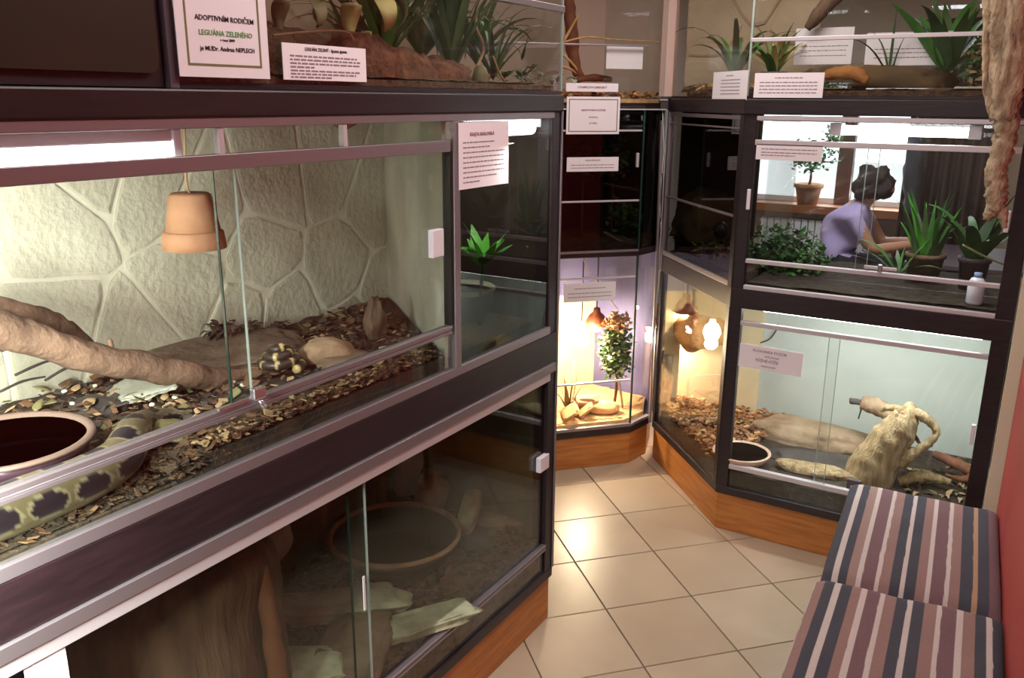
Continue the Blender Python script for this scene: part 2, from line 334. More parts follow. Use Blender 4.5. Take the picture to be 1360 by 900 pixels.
# upper tier, long module
PY0, PY1 = 1.737, 1.775
bar(L, FL, y0, y1-0.05, 1.038, 1.062); bar(L, FL, y0, PY0, 1.158, 1.166); bar(L, FL, y0, PY0, 1.170, 1.180); bar(L, FL, y0, PY0, 1.166, 1.170, 'alubright', -0.002, 0.012)
bar(L, FL, y0, PY0, 1.618, 1.645); bar(L, FL, y0, y1-0.05, 1.690, 1.708)
MB().fb(FL, PY0+0.012, PY1, -0.007, 0.02, 1.062, 1.690).build('upright', 'alu', L, bevel=0.0015)
MB().fb(FL, PY0, PY0+0.012, -0.003, 0.02, 1.18, 1.62).build('gasket', 'rubber', L)
for q in (FL.px(292, 180)[0], FL.px(457, 178)[0]):
    MB().fb(FL, q-0.006, q+0.006, -0.004, 0.01, 1.645, 1.690).build('upright', 'alubright', L, bevel=0.001)
pane(L, FL, y0, PY0, 1.062, 1.158, m='glassgreen'); pane(L, FL, y0, PY0, 1.645, 1.690)
q0, q1 = 1.035, 1.078
for a, b_, dd in ((y0, q1, 0.003), (q0, PY0, 0.010)):
    g = pane(L, FL, a, b_, 1.180, 1.620, dd, 'glass', 'sliding_door')
    e = b_ if dd < 0.01 else a
    MB().fb(FL, e-0.001, e+0.001, dd-0.001, dd+0.005, 1.18, 1.62).build('door_edge', 'edge' if dd < 0.01 else 'edgedark', g)
    if dd > 0.009:
        s0, z0 = FL.px(573, 343); s1, z1 = FL.px(587, 303)
        MB().fb(FL, s0, s1, -0.006, 0.01, z0, z1).build('handle', 'plastic', g, bevel=0.002)
# crazy-paving back wall, each slab a part
def clip(poly, m, n):
    out = []
    for i in range(len(poly)):
        a, b = poly[i], poly[(i+1) % len(poly)]; da = (a-m).dot(n); db = (b-m).dot(n)
        if da <= 0: out.append(a)
        if da*db < 0: out.append(a+(b-a)*(da/(da-db)))
    return out
def paving(par, F, s0, s1, z0, z1, d, seeds, gap, t, m, seed=3, name='rock_slab', flip=1):
    r = random.Random(seed); S = [Vector(p) for p in seeds]
    for i, p in enumerate(S):
        poly = [Vector((s0, z0)), Vector((s1, z0)), Vector((s1, z1)), Vector((s0, z1))]
        for j, q in enumerate(S):
            if i == j: continue
            n = (q-p).normalized(); poly = clip(poly, (p+q)/2-n*gap/2, n)
            if len(poly) < 3: break
        if len(poly) < 3: continue
        c = sum(poly, Vector((0, 0)))/len(poly)
        # chamfered, slightly wavy outline
        out = []
        for k in range(len(poly)):
            a, b = poly[k], poly[(k+1) % len(poly)]; ns = max(2, int((b-a).length/0.05))
            for u in range(ns):
                v = a+(b-a)*((u+0.25)/ns); w_ = 0.005*noise.noise(Vector((v.x*14, v.y*14, i)))
                out.append(v+(v-c).normalized()*w_)
        n_ = len(out); mb = MB(); tt = t*r.uniform(0.7, 1.2)
        vs = [F.w(v.x, d, v.y) for v in out]+[F.w(v.x, d-tt*0.6, v.y) for v in out]+[F.w(*(lambda q: (q.x, d-tt, q.y))(c+(v-c)*0.93)) for v in out]
        fs = [(k, (k+1) % n_, n_+(k+1) % n_, n_+k) for k in range(n_)]+[(n_+k, n_+(k+1) % n_, 2*n_+(k+1) % n_, 2*n_+k) for k in range(n_)]+[tuple(range(2*n_, 3*n_))]
        mb.add(vs, fs); mb.build(name, m, par)
def bs(*pix): return [FL.px(x, y, -BK-1.245) for x, y in pix]
seeds = bs((-60, 470), (-90, 330), (60, 300), (60, 440), (200, 240), (250, 380), (180, 460), (120, 210), (270, 280), (345, 340), (365, 240), (375, 420), (450, 350), (430, 225), (495, 270), (470, 440), (505, 390), (320, 420))
paving(L, FL, y0, 2.235, 1.04, 1.70, 0.602, seeds, 0.010, 0.004, 'slab')
# slanted partition between the long module and the end module
MB().wallseg((-1.262, 1.752), (BK, 2.232), 1.04, 1.705, 0.012).build('partition', 'slab', L)
FP = Frame((BK, 2.232), (0.588, -0.480))
paving(L, FP, 0.02, 0.74, 1.05, 1.70, -0.001, [(0.1, 1.15), (0.15, 1.45), (0.4, 1.2), (0.45, 1.55), (0.65, 1.3), (0.3, 1.68), (0.62, 1.62)], 0.010, 0.004, 'slab', 5)
# end module: fixed pane and frame
pane(L, FL, PY1, y1-0.055, 1.062, 1.690, m='glasssmoke')

# ---- right corner cabinet: angled face + front face
R = thing('terrarium_cabinet', 'dark-framed corner terrarium cabinet with angled left face and lamp-lit front tiers', 'cabinet', (-0.6, 3.6, 0))
A0 = FA.w(0, 0, 0); A1 = FR.w(0, 0, 0); RE = FR.w(RL, 0, 0)
YB = 3.98
def rpoly(i=0.0, back=YB):
    a0 = FA.w(0.0, i, 0); a1 = Vector((-0.974+0.38*i, 3.247+i, 0)); return [(a0.x, a0.y), (a1.x, a1.y), (RE.x, RE.y+i), (RE.x, back), (-1.49, back)]
MB().prism(rpoly(0.008), 0, 0.165).build('plinth', 'pine', R, bevel=0.003)
MB().prism(rpoly(-0.003), 0.165, 0.20).build('base_frame', 'dark', R, bevel=0.003)
MB().prism(rpoly(-0.005), 0.962, 1.040).build('middle_plank', 'dark', R, bevel=0.003)
MB().prism(rpoly(-0.008), 1.695, 1.750).build('top_plank', 'dark', R, bevel=0.003)
MB().fb(FA, AL-0.035, AL, -0.004, 0.03, 0.20, 1.695).fb(FR, 0.0, 0.045, -0.004, 0.03, 0.20, 1.695).build('corner_post', 'dark', R, bevel=0.003)
MB().fb(FR, RL-0.055, RL, -0.004, 0.04, 0.20, 1.695).build('post', 'dark', R, bevel=0.003)
MB().fb(FA, 0.0, 0.022, -0.003, 0.03, 0.20, 0.962).build('post', 'dark', R, bevel=0.002)
MB().fb(FA, -0.004, 0.02, -0.008, 0.02, 0.962, 1.695).build('upright', 'alu', R, bevel=0.002)
MB().box(-1.49, RE.x, YB-0.015, YB, 0.20, 0.962).build('back_panel', 'mint', R)
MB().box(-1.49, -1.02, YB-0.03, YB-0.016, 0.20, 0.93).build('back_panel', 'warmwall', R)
MB().box(RE.x-0.014, RE.x-0.002, 3.30, YB-0.015, 0.20, 0.962).build('side_panel', 'mint', R)
MB().box(-1.49, -1.11, YB-0.015, YB, 1.04, 1.695).build('back_panel', 'blackint', R)
MB().box(-1.11, RE.x, YB-0.006, YB, 1.04, 1.695).build('back_glass', 'glass', R)
MB().box(-0.945, -0.940, 3.50, YB-0.015, 1.04, 1.695).build('partition', 'glass', R)
MB().box(RE.x-0.014, RE.x-0.002, 3.30, YB-0.015, 1.04, 1.695).build('side_panel', 'brownpost', R)
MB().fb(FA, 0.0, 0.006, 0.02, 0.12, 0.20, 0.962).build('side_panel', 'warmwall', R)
s0, s1 = 0.045, RL-0.055
for z0, z1 in ((0.285, 0.305), (0.895, 0.912)): bar(R, FR, s0, s1, z0, z1, 'alubright')
for z0, z1 in ((1.040, 1.055), (1.143, 1.158), (1.585, 1.605), (1.675, 1.690)): bar(R, FR, s0, s1, z0, z1, 'alubright')
pane(R, FR, s0, s1, 0.20, 0.285, m='glassgreen'); pane(R, FR, s0, s1, 0.912, 0.962); pane(R, FR, s0, s1, 1.055, 1.143); pane(R, FR, s0, s1, 1.605, 1.675)
for (zz0, zz1, mid, hp) in ((0.305, 0.895, 0.40, ((1299, 592, 1306, 566),)), (1.158, 1.585, 0.46, ((1342, 309, 1351, 281), (992, 278, 998, 251)))):
    for k, (a, b_, dd) in enumerate(((s0, mid+0.02, 0.003), (mid-0.02, s1, 0.010))):
        g = pane(R, FR, a, b_, zz0, zz1, dd, 'glass', 'sliding_door')
        e = b_ if dd < 0.01 else a
        MB().fb(FR, e-0.001, e+0.001, dd-0.001, dd+0.005, zz0, zz1).build('door_edge', 'edge', g)
        for h in hp:
            a_, z_ = FR.px(h[0], h[1]); c_, y_ = FR.px(h[2], h[3])
            c_ = min(max(c_, a_+0.016), s1-0.003) if a_ > 0.5 else c_
            a_ = min(a_, c_-0.014)
            if (a_ > 0.5) == (k == 1): MB().fb(FR, a_, c_, -0.006, 0.01, z_, y_).build('handle', 'plastic', g, bevel=0.002)
pane(R, FA, 0.022, AL-0.035, 0.20, 0.962); pane(R, FA, 0.02, AL-0.035, 1.04, 1.695, m='glasssmoke')
for z0, z1 in ((1.04, 1.062), (1.31, 1.318), (1.675, 1.69), (1.64, 1.646)): bar(R, FA, 0.02, AL-0.035, z0, z1, 'alu', -0.004, 0.012)

# ---- middle cabinet
Mi = thing('terrarium_cabinet', 'narrow dark-framed terrarium cabinet with two tiers in the far corner', 'cabinet', (-1.9, 3.6, 0))
ML = 1.0
mf = FM.w(ML, 0, 0); ms = Vector((-1.525, 3.83, 0))
def mpoly(i=0.0):
    a = FM.w(0, i, 0); b = FM.w(ML, i, 0)+Vector((-0.25*i, 0, 0)); return [(a.x, a.y), (b.x, b.y), (ms.x-i, ms.y), (-1.60, 4.05), (-1.97, 4.10), FM.w(0, 0.5, 0)[:2]]
MB().prism(mpoly(0.006), 0, 0.165).build('plinth', 'pine', Mi, bevel=0.003)
MB().prism(mpoly(-0.003), 0.165, 0.20).build('base_frame', 'dark', Mi, bevel=0.003)
MB().prism(mpoly(0.0), 1.045, 1.075).build('middle_plank', 'dark', Mi, bevel=0.003)
MB().prism(mpoly(-0.003), 1.700, 1.716).build('top_plank', 'dark', Mi, bevel=0.003)
pl = mpoly(0)
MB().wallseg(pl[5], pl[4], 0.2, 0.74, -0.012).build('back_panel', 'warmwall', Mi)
MB().wallseg(pl[5], pl[4], 0.74, 1.045, -0.012).build('back_panel', 'bluewall', Mi)
MB().wallseg(pl[4], pl[3], 0.2, 1.045, -0.012).build('back_panel', 'bluewall', Mi)
MB().wallseg(pl[5], pl[4], 1.075, 1.70, -0.012).wallseg(pl[4], pl[3], 1.075, 1.70, -0.012).build('back_panel', 'blackint', Mi)
MB().wallseg(pl[0], pl[5], 0.2, 1.70, -0.012).build('side_panel', 'dark', Mi)
MB().wallseg(pl[3], pl[2], 0.2, 1.045, -0.008).build('side_panel', 'bluewall', Mi)
MB().wallseg(pl[3], pl[2], 1.075, 1.70, -0.008).build('side_panel', 'blackint', Mi)
FS = Frame(MC, (ms.x-MC[0], ms.y-MC[1])); fsl = math.hypot(ms.x-MC[0], ms.y-MC[1])
for z0, z1, g in ((0.20, 1.045, 'glass'), (1.075, 1.70, 'glasssmoke')):
    pane(Mi, FM, 0.02, ML-0.006, z0, z1, m=g); pane(Mi, FS, 0.002, fsl, z0, z1, m=g)
bar(Mi, FM, 0.0, ML, 0.20, 0.215, 'alu'); bar(Mi, FS, 0.0, fsl, 0.20, 0.215, 'alu')
for z in (0.435, 0.945, 1.298, 1.608): bar(Mi, FM, 0.02, ML-0.012, z, z+0.008, 'alubright', -0.004, 0.01)
bar(Mi, FM, 0.0, ML-0.004, 1.067, 1.077, 'alu'); bar(Mi, FM, 0.0, ML+0.1, 1.700, 1.706, 'alubright', -0.006, 0.0)
for z0, z1 in ((0.215, 1.045), (1.075, 1.7)): MB().fb(FM, ML-0.008, ML, -0.003, 0.006, z0, z1).build('glass_edge', 'edgedark', Mi)
s_, z_ = FM.px(846, 222); s2_, z2_ = FM.px(850, 203)
MB().fb(FM, s_-0.006, s_+0.006, -0.008, 0.006, z_, z2_).build('handle', 'alubright', Mi, bevel=0.002)

# ---- glass tanks on top
TL = thing('glass_terrarium', 'long planted glass terrarium standing on the left cabinet', 'terrarium', (-1.5, 1.6, 1.755))
MB().fb(FL, 0.96, y1, 0.0, 0.55, 1.756, 1.766).build('base', 'dark', TL)
pane(TL, FL, 0.972, y1-0.004, 1.766, 2.38, 0.002); MB().fb(FL, y1-0.008, y1-0.003, 0.004, 0.55, 1.766, 2.38).build('glass_pane', 'glass', TL)
bar(TL, FL, 0.972, y1, 1.983, 2.000, 'alu'); MB().fb(FL, 0.955, 0.972, -0.003, 0.03, 1.756, 2.38).build('upright', 'greymul', TL)
MB().fb(FL, 0.96, 2.31, 0.55, 0.56, 1.76, 2.38).build('back_panel', 'beige', TL)
MB().fb(FL, y1-0.008, y1, -0.002, 0.004, 1.766, 2.38).build('glass_edge', 'edge', TL)
BB = thing('terrarium_box', 'dark brown boarded box standing on the near end of the left cabinet', 'box', (-1.4, 0.3, 1.755))
MB().fb(FL, y0, 0.950, 0.008, 0.5, 1.757, 2.38).build('box_body', 'dark', BB)
g = MB(); s0_, s1_, z0_, z1_ = y0+0.02, 0.938, 1.778, 2.37; rr = 0.02; pts = []
for cx, cz, a0 in ((s1_-rr, z0_+rr, -90), (s1_-rr, z1_-rr, 0), (s0_+rr, z1_-rr, 90), (s0_+rr, z0_+rr, 180)):
    for k in range(6):
        a = math.radians(a0+18*k); pts.append((cx+rr*math.cos(a), cz+rr*math.sin(a)))
n_ = len(pts); g.add([FL.w(p[0], 0.008, p[1]) for p in pts]+[FL.w(p[0], -0.002, p[1]) for p in pts], [tuple(range(n_, 2*n_))]+[(k, n_+k, n_+(k+1) % n_, (k+1) % n_) for k in range(n_)])
g.build('front_board', 'brownboard', BB)
TM = thing('glass_terrarium', 'tall glass terrarium with bark floor on the narrow corner cabinet', 'terrarium', (-1.9, 3.6, 1.716))
zt = 1.717
MB().prism(mpoly(0.003), zt, zt+0.012).build('base', 'dark', TM)
pane(TM, FM, 0.02, ML, zt+0.012, 2.45); pane(TM, FS, 0.004, fsl, zt+0.012, 2.45); bar(TM, FM, 0.02, ML+0.0, 1.966, 1.974, 'alu', -0.002, 0.008)
MB().wallseg(pl[5], pl[4], zt+0.012, 2.45, -0.012).build('back_panel', 'pinkpanel', TM); MB().wallseg(pl[4], pl[3], zt+0.012, 2.45, -0.012).build('back_panel', 'pinkpanel2', TM)
MB().wallseg(pl[3], pl[2], zt+0.012, 2.45, -0.008).build('side_panel', 'pinkpanel2', TM); MB().wallseg(pl[0], pl[5], zt+0.012, 2.45, -0.012).build('side_panel', 'pinkpanel', TM)
TR = thing('glass_terrarium', 'wide planted glass terrarium on the right corner cabinet', 'terrarium', (-0.6, 3.6, 1.751))
zt = 1.751
MB().prism(rpoly(0.004), zt, zt+0.01).build('base', 'dark', TR)
pane(TR, FA, 0.03, AL, zt+0.01, 2.45); pane(TR, FR, 0.0, RL, zt+0.01, 2.45)
MB().fb(FR, -0.003, 0.004, -0.003, 0.005, zt+0.01, 2.45).build('glass_edge', 'edge', TR)
bar(TR, FR, 0.0, RL, 1.948, 1.962, 'alubright', -0.004, 0.008)
MB().box(-1.49, -0.90, YB-0.012, YB, zt+0.01, 2.45).build('back_panel', 'beige', TR)
MB().box(-0.90, RE.x, YB-0.006, YB, zt+0.01, 2.45).build('back_glass', 'glass', TR)
FB = Frame((-1.49, YB-0.012), (1, 0))
paving(TR, FB, 0.0, 0.585, zt+0.02, 2.44, 0.0, [(0.1, 1.8), (0.12, 2.05), (0.3, 1.9), (0.33, 2.2), (0.5, 1.84), (0.5, 2.1), (0.1, 2.35)], 0.02, 0.012, 'beige', 9)

# corner post between the middle and right tanks, with cable and clip
cp = thing('corner_post', 'pale pink painted post rising from between the two far cabinets', 'post', (-1.505, 3.83, 1.72))
px0, pz0 = pY(878, 60, 3.83).x, pY(896, 60, 3.83).x
MB().box(px0, pz0, 3.83, 3.87, 1.757, 2.595).build('post_shaft', 'pinkpost', cp, bevel=0.003)
p = pY(884, 136, 3.80)
MB().box(p.x-0.018, p.x+0.018, 3.78, 3.829, 1.702, 1.76).build('clip', 'darkstone', cp, bevel=0.004)
MB().box(p.x-0.019, p.x+0.019, 3.776, 3.78, 1.742, 1.748).build('strap', 'alubright', cp)
def pp(x, y): return pY(x, y, 3.80)
st = thing('upright_strip', 'grey aluminium strip standing in the gap between the two far cabinets', 'strip', pp(866, 560))
b = MB().tube([pp(879, 160), pp(874, 300), pp(870, 400), pp(863, 560)], 0.008, 6).build('strip_body', 'alu', st)
cb = MB().tube([pp(877, 145), pp(874, 190), pp(880, 240), pp(877, 300), pp(871, 360), pp(869, 410), pp(875, 450), pp(873, 470)], 0.0028, 6, 0).build('cable', 'rubber', smooth=True)
tag(cb, 'thin black cable hanging down between the two far cabinets', 'cable')
cb = MB().tube([pp(880, 145), pp(882, 200), pp(876, 260), pp(879, 330), pp(872, 400), pp(868, 470), pp(866, 520)], 0.0024, 6, 0).build('cable', 'mortar', smooth=True)
tag(cb, 'thin pale cable hanging beside the black one between the far cabinets', 'cable')

# ------------------------------------------------------------------ shared builders for contents
def pr(p, r): return r*(Vector(p)-CAM).dot(FW)/FPX           # radius in metres of r photo pixels at point p
def smooth(pts, k=6):
    P = [Vector(p) for p in pts]; out = []
    for i in range(len(P)-1):
        a, b, c, d = P[max(i-1, 0)], P[i], P[i+1], P[min(i+2, len(P)-1)]
        for j in range(k):
            t = j/k; out.append(0.5*((2*b)+(c-a)*t+(2*a-5*b+4*c-d)*t*t+(3*b-3*c+d-a)*t**3))
    out.append(P[-1]); return out
def lerpl(v, k):
    out = []
    for i in range(len(v)-1): out += [v[i]+(v[i+1]-v[i])*j/k for j in range(k)]
    return out+[v[-1]]
def limb(name, pts, rads, m, parent=None, rough=0.35, n=12, k=5, seed=0, flat=1.0):
    return MB().tube(smooth(pts, k), lerpl(rads, k), n, 0, rough, seed, flat).build(name, m, parent, smooth=True)
def soil(name, poly, z0, z1, m, label, amp=0.012, res=0.03, seed=0, cat='soil'):
    r = random.Random(seed); b = MB(); b.prism(poly, z0, z1-0.004)
    xs = [p[0] for p in poly]; ys = [p[1] for p in poly]
    def inside(x, y):
        c = False
        for i in range(len(poly)):
            (ax, ay), (bx, by) = poly[i][:2], poly[(i+1) % len(poly)][:2]
            if (ay > y) != (by > y) and x < (bx-ax)*(y-ay)/(by-ay)+ax: c = not c
        return c
    nx = int((max(xs)-min(xs))/res)+1; ny = int((max(ys)-min(ys))/res)+1; idx = {}; vs = []
    for i in range(nx+1):
        for j in range(ny+1):
            x = min(xs)+i*res; y = min(ys)+j*res
            if inside(x, y):
                idx[(i, j)] = len(vs); vs.append((x, y, z1+amp*noise.noise(Vector((x*7, y*7, seed)))+amp*0.6*noise.noise(Vector((x*25, y*25, seed)))))
    fs = [(idx[(i, j)], idx[(i+1, j)], idx[(i+1, j+1)], idx[(i, j+1)]) for i in range(nx) for j in range(ny) if all(q in idx for q in ((i, j), (i+1, j), (i+1, j+1), (i, j+1)))]
    b.add(vs, fs); o = b.build(name, m, smooth=False); return tag(o, label, cat, kind='stuff')
def scatter(name, poly, z, n, size, ms, label, seed=0, cat='wood chips', hump=0.01, flatness=0.25):
    r = random.Random(seed); b = MB(); xs = [p[0] for p in poly]; ys = [p[1] for p in poly]; k = 0
    while k < n:
        x = r.uniform(min(xs), max(xs)); y = r.uniform(min(ys), max(ys)); c = False
        for i in range(len(poly)):
            (ax, ay), (bx, by) = poly[i][:2], poly[(i+1) % len(poly)][:2]
            if (ay > y) != (by > y) and x < (bx-ax)*(y-ay)/(by-ay)+ax: c = not c
        if not c: continue
        k += 1; s = size*r.uniform(0.5, 1.4)
        R = Matrix.Rotation(r.uniform(0, 6.3), 3, 'Z') @ Matrix.Rotation(r.uniform(-0.5, 0.5), 3, 'X') @ Matrix.Rotation(r.uniform(-0.5, 0.5), 3, 'Y')
        q = Vector((x, y, z+r.uniform(0, hump)))
        a, w_, h = s, s*r.uniform(0.35, 0.9), s*flatness*r.uniform(0.4, 1)
        P = [(-a, -w_, -h), (a*0.8, -w_*0.7, -h), (a, w_, -h), (-a*0.7, w_*0.8, -h), (-a*0.8, -w_*0.8, h), (a*0.7, -w_, h*0.7), (a*0.8, w_*0.7, h), (-a, w_*0.6, h*0.8)]
        b.hexa([q+R @ Vector(p)*0.5 for p in P], r.randrange(len(ms)))
    return tag(b.build(name, ms), label, cat, kind='stuff')
def rockthing(name, c, size, rz, seed, m, label, cat='stone', tilt=(0, 0), amp=0.24, sq=0.75, sub=4, group=None):
    return tag(MB().rock(c, size, rz, seed, amp, sub, sq, tilt).build(name, m, smooth=True), label, cat, group)
def blades(name, base, n, length, width, m, label, seed=0, dirs=(0, 360), rise=(0.6, 1.3), droop=(0.2, 0.8), pot=None, spread=0.02, cat='plant', mats=None, group=None, shape=0.5, twist=0.6):
    r = random.Random(seed); t = thing(name, label, cat, base, group); ms = mats or [m]
    for i in range(n):
        a = math.radians(dirs[0]+(dirs[1]-dirs[0])*(i+r.random())/n); d = (math.cos(a), math.sin(a))
        bp = Vector(base)+Vector((d[0], d[1], 0))*r.uniform(0.2, 1)*spread
        MB().ribbon(bp, d, length*r.uniform(0.6, 1.15), width*r.uniform(0.7, 1.2), r.uniform(*droop), r.uniform(*rise), 8, twist=r.uniform(-twist, twist), shape=shape).build('leaf', r.choice(ms), t, smooth=True)
    if pot: pot(t)
    return t
def leafball(b, c, size, n, ls, r, mi=1, shell=0.5):
    for i in range(n):
        v = Vector((r.gauss(0, 1), r.gauss(0, 1), r.gauss(0, 1))).normalized()*(shell+(1-shell)*r.random())
        p = Vector(c)+Vector((v.x*size[0], v.y*size[1], v.z*size[2])); s = ls*r.uniform(0.6, 1.3)
        d = Vector((r.gauss(0, 1), r.gauss(0, 1), r.gauss(0, 0.6))).normalized(); u = d.cross(Vector((r.gauss(0, 1), r.gauss(0, 1), 1))).normalized(); up = d.cross(u)
        b.add([p, p+d*s*0.45-u*s*0.3+up*s*0.06, p+d*s, p+d*s*0.45+u*s*0.3+up*s*0.06], [(0, 1, 2, 3)], r.randrange(mi))
def bush(name, c, size, n, ls, ms, label, seed=0, stem=None, cat='plant', pot=None, shell=0.3):
    r = random.Random(seed); t = thing(name, label, cat, c); b = MB(); leafball(b, c, size, n, ls, r, len(ms), shell)
    b.build('foliage', ms, t, kind='stuff')
    if stem: limb('stem', stem[0], stem[1], 'brownwood', t, n=7)
    if pot: pot(t)
    return t

# ---- signs
def textmesh(body, size, align='CENTER'):
    cu = bpy.data.curves.new('t', 'FONT'); cu.body = body; cu.size = size; cu.align_x = align; cu.align_y = 'CENTER'; cu.extrude = 0.0003; cu.offset = size*0.012; cu.resolution_u = 2
    o = bpy.data.objects.new('t', cu); C.objects.link(o); dg = bpy.context.evaluated_depsgraph_get()
    me = bpy.data.meshes.new_from_object(o.evaluated_get(dg)); bpy.data.objects.remove(o); bpy.data.curves.remove(cu); return me
def sign(F, tl, br, label, lines=(), d=-0.006, border=None, tilt=0.0, name='paper_sign', m='paper', small=(), t=0.0015, cat='sign', shear=0.0):
    a, zt = F.px(tl[0], tl[1], d); c, zb = F.px(br[0], br[1], d)
    ctr = Vector(((a+c)/2, (zt+zb)/2)); W, H = c-a, zt-zb
    cs, sn = math.cos(tilt), math.sin(tilt)
    def P(u, v, dd): # u,v in -0.5..0.5
        x, y = u*W, v*H+shear*u*W; return F.w(ctr.x+x*cs-y*sn, d+dd, ctr.y+x*sn+y*cs)
    def quad(u0, u1, v0, v1, d0, d1, b, mi=0):
        b.hexa([P(u0, v0, d1), P(u1, v0, d1), P(u1, v0, d0), P(u0, v0, d0), P(u0, v1, d1), P(u1, v1, d1), P(u1, v1, d0), P(u0, v1, d0)], mi)
    t_ = thing(name, label, cat, P(0, -0.5, 0))
    b = MB(); quad(-0.5, 0.5, -0.5, 0.5, 0, t, b); b.build('sheet', m, t_)
    if border:
        b = MB(); mu, mv, th = border[1]/W, border[1]/H, border[2]
        tu, tv = th/W, th/H; x0, x1, y0_, y1_ = -0.5+mu, 0.5-mu, -0.5+mv, 0.5-mv
        for q in ((x0, x1, y0_, y0_+tv), (x0, x1, y1_-tv, y1_), (x0, x0+tu, y0_+tv, y1_-tv), (x1-tu, x1, y0_+tv, y1_-tv)): quad(*q, -0.0004, 0.0, b)
        b.build('printed_border', border[0], t_)
    for body, u, v, size, mm in lines:
        me = textmesh(body, size); me.materials.clear(); me.materials.append(M[mm])
        o = bpy.data.objects.new('lettering', me); C.objects.link(o); o.parent = t_; o.matrix_parent_inverse = t_.matrix_world.inverted()
        ex = (F.s*cs+Vector((0, 0, sn))); ey = (-F.s*sn+Vector((0, 0, cs))); n_ = -F.d; p = P(u, v, -0.0006)
        o.matrix_world = Matrix(((ex.x, ey.x, n_.x, p.x), (ex.y, ey.y, n_.y, p.y), (ex.z, ey.z, n_.z, p.z), (0, 0, 0, 1)))
    if small:
        b = MB(); r = random.Random(hash(label) % 1000 if False else len(label))
        for v, u0, u1 in small:
            u = u0; hh = 0.0016/H
            while u < u1:
                wl = r.uniform(0.006, 0.02)/W; e = min(u+wl, u1); quad(u, e, v-hh, v+hh, -0.0004, 0.0, b); u = e+0.003/W
        b.build('small_print', 'inkgrey', t_, kind='stuff')
    return t_
# ================================================================== LEFT CABINET, UPPER TIER
poly = [(-1.262, 0.99), (-1.262, 1.730), (-1.832, 2.195), (-1.832, -0.32), (-1.372, -0.32), (-1.372, 0.93)]
soil('soil', [(-1.262, -0.32), (-1.262, 0.985), (-1.371, 0.925), (-1.371, -0.32)], 1.042, 1.070, 'soil', 'narrow lower strip of dark soil under the large python', 0.003, 0.02, 3)
soil('soil', poly, 1.042, 1.098, 'soil', 'dark soil bed of the bright tank on the left, under the pale paved back wall', 0.014, 0.025, 2)
pl2 = [(-1.27, 0.3), (-1.27, 1.70), (-1.45, 1.83), (-1.60, 0.3)]
scatter('wood_shavings', [(-1.264, 0.99), (-1.264, 1.72), (-1.32, 1.75), (-1.32, 0.96)], 1.103, 900, 0.016, ['mulch', 'soil', 'root', 'dryleaf'], 'mixed shavings piled against the lower fixed glass of the bright left tank', 3)
scatter('leaf_fragments', [(-1.27, 1.0), (-1.27, 1.72), (-1.8, 2.1), (-1.82, 0.3), (-1.385, 0.3), (-1.385, 0.93)], 1.103, 2200, 0.02, ['dryleaf', 'soil', 'leafolive', 'darkstone', 'mulch', 'dryleaf', 'root'], 'fine crumbled leaf litter covering the soil of the bright left tank', 4, 'litter', 0.014, 0.1)
# python
BODYL = 0.078
def pycol(Ln, a, dv):
    f = (Ln/BODYL) % 1.0; up = dv.z; x = abs(f-0.5)*2
    pale = (0.10, 0.082, 0.044); dark = (0.014, 0.011, 0.016); edge = (0.19, 0.165, 0.105); belly = (0.16, 0.14, 0.09)
    if up < -0.55: return belly
    if up > 0.62:
        q = math.hypot((x-1)/0.55, (up-1.0)/0.30)
        return dark if q < 0.85 else (edge if q < 1.1 else pale)
    q = math.hypot(x/0.86, (up-0.02)/0.50)
    return dark if q < 0.92 else (edge if q < 1.08 else pale)
M['python'] = vcol_mat('patterned_python_skin', 0.35, 0.06, 260)
pts = [pX(-120, 775, -1.315), pX(-40, 735, -1.318), pX(20, 705, -1.318), pX(70, 680, -1.318), pX(115, 660, -1.320), Vector((-1.332, 0.835, 1.118)), Vector((-1.365, 0.885, 1.128)), Vector((-1.405, 0.925, 1.130)), Vector((-1.44, 0.975, 1.124)), Vector((-1.45, 1.03, 1.116)), Vector((-1.44, 1.08, 1.110))]
for i in range(5): pts[i].z = 1.112
ra = [0.043, 0.044, 0.044, 0.043, 0.041, 0.038, 0.036, 0.031, 0.024, 0.016, 0.008]
sp = smooth(pts, 16)
o = MB().tube(sp, lerpl(ra, 16), 40, 0, 0, 0, 1.0, pycol).build('snake', 'python', smooth=True)
tag(o, 'large patterned python with dark round blotches lying along the lower left glass', 'snake')
scatter('leaf_fragments', [(-1.27, 0.3), (-1.27, 0.99), (-1.37, 0.93), (-1.37, 0.3)], 1.068, 500, 0.018, ['dryleaf', 'soil', 'mulch'], 'crumbled litter on the low soil strip under the large python', 14, 'litter', 0.01, 0.1)
scatter('leaf_fragments', [(-1.268, 0.90), (-1.268, 1.03), (-1.37, 0.97), (-1.37, 0.90)], 1.075, 400, 0.022, ['dryleaf', 'soil', 'mulch'], 'small litter heap at the bend of the large python against the glass', 15, 'litter', 0.022, 0.15)
# small coiled snake
pts = []; c0 = pZ(372, 484, 1.125)
for i in range(46):
    a = i*0.42; rr_ = 0.052-0.0009*i; pts.append(c0+Vector((math.cos(a)*rr_, math.sin(a)*rr_, -0.004+0.0011*i)))
M['python2'] = vcol_mat('yellow_black_snake_skin', 0.4)
def pc2(Ln, a, dv):
    f = (Ln/0.035) % 1; return (0.5, 0.4, 0.16) if (f < 0.13 or (dv.z > 0.75 and f < 0.25)) else (0.035, 0.026, 0.02)
o = MB().tube(smooth(pts, 4), [0.011]*(45*4+1), 12, 0, 0, 0, 1, pc2).build('snake', 'python2', smooth=True)
tag(o, 'small yellow and black snake coiled up at the thin tip of the large branch', 'snake')
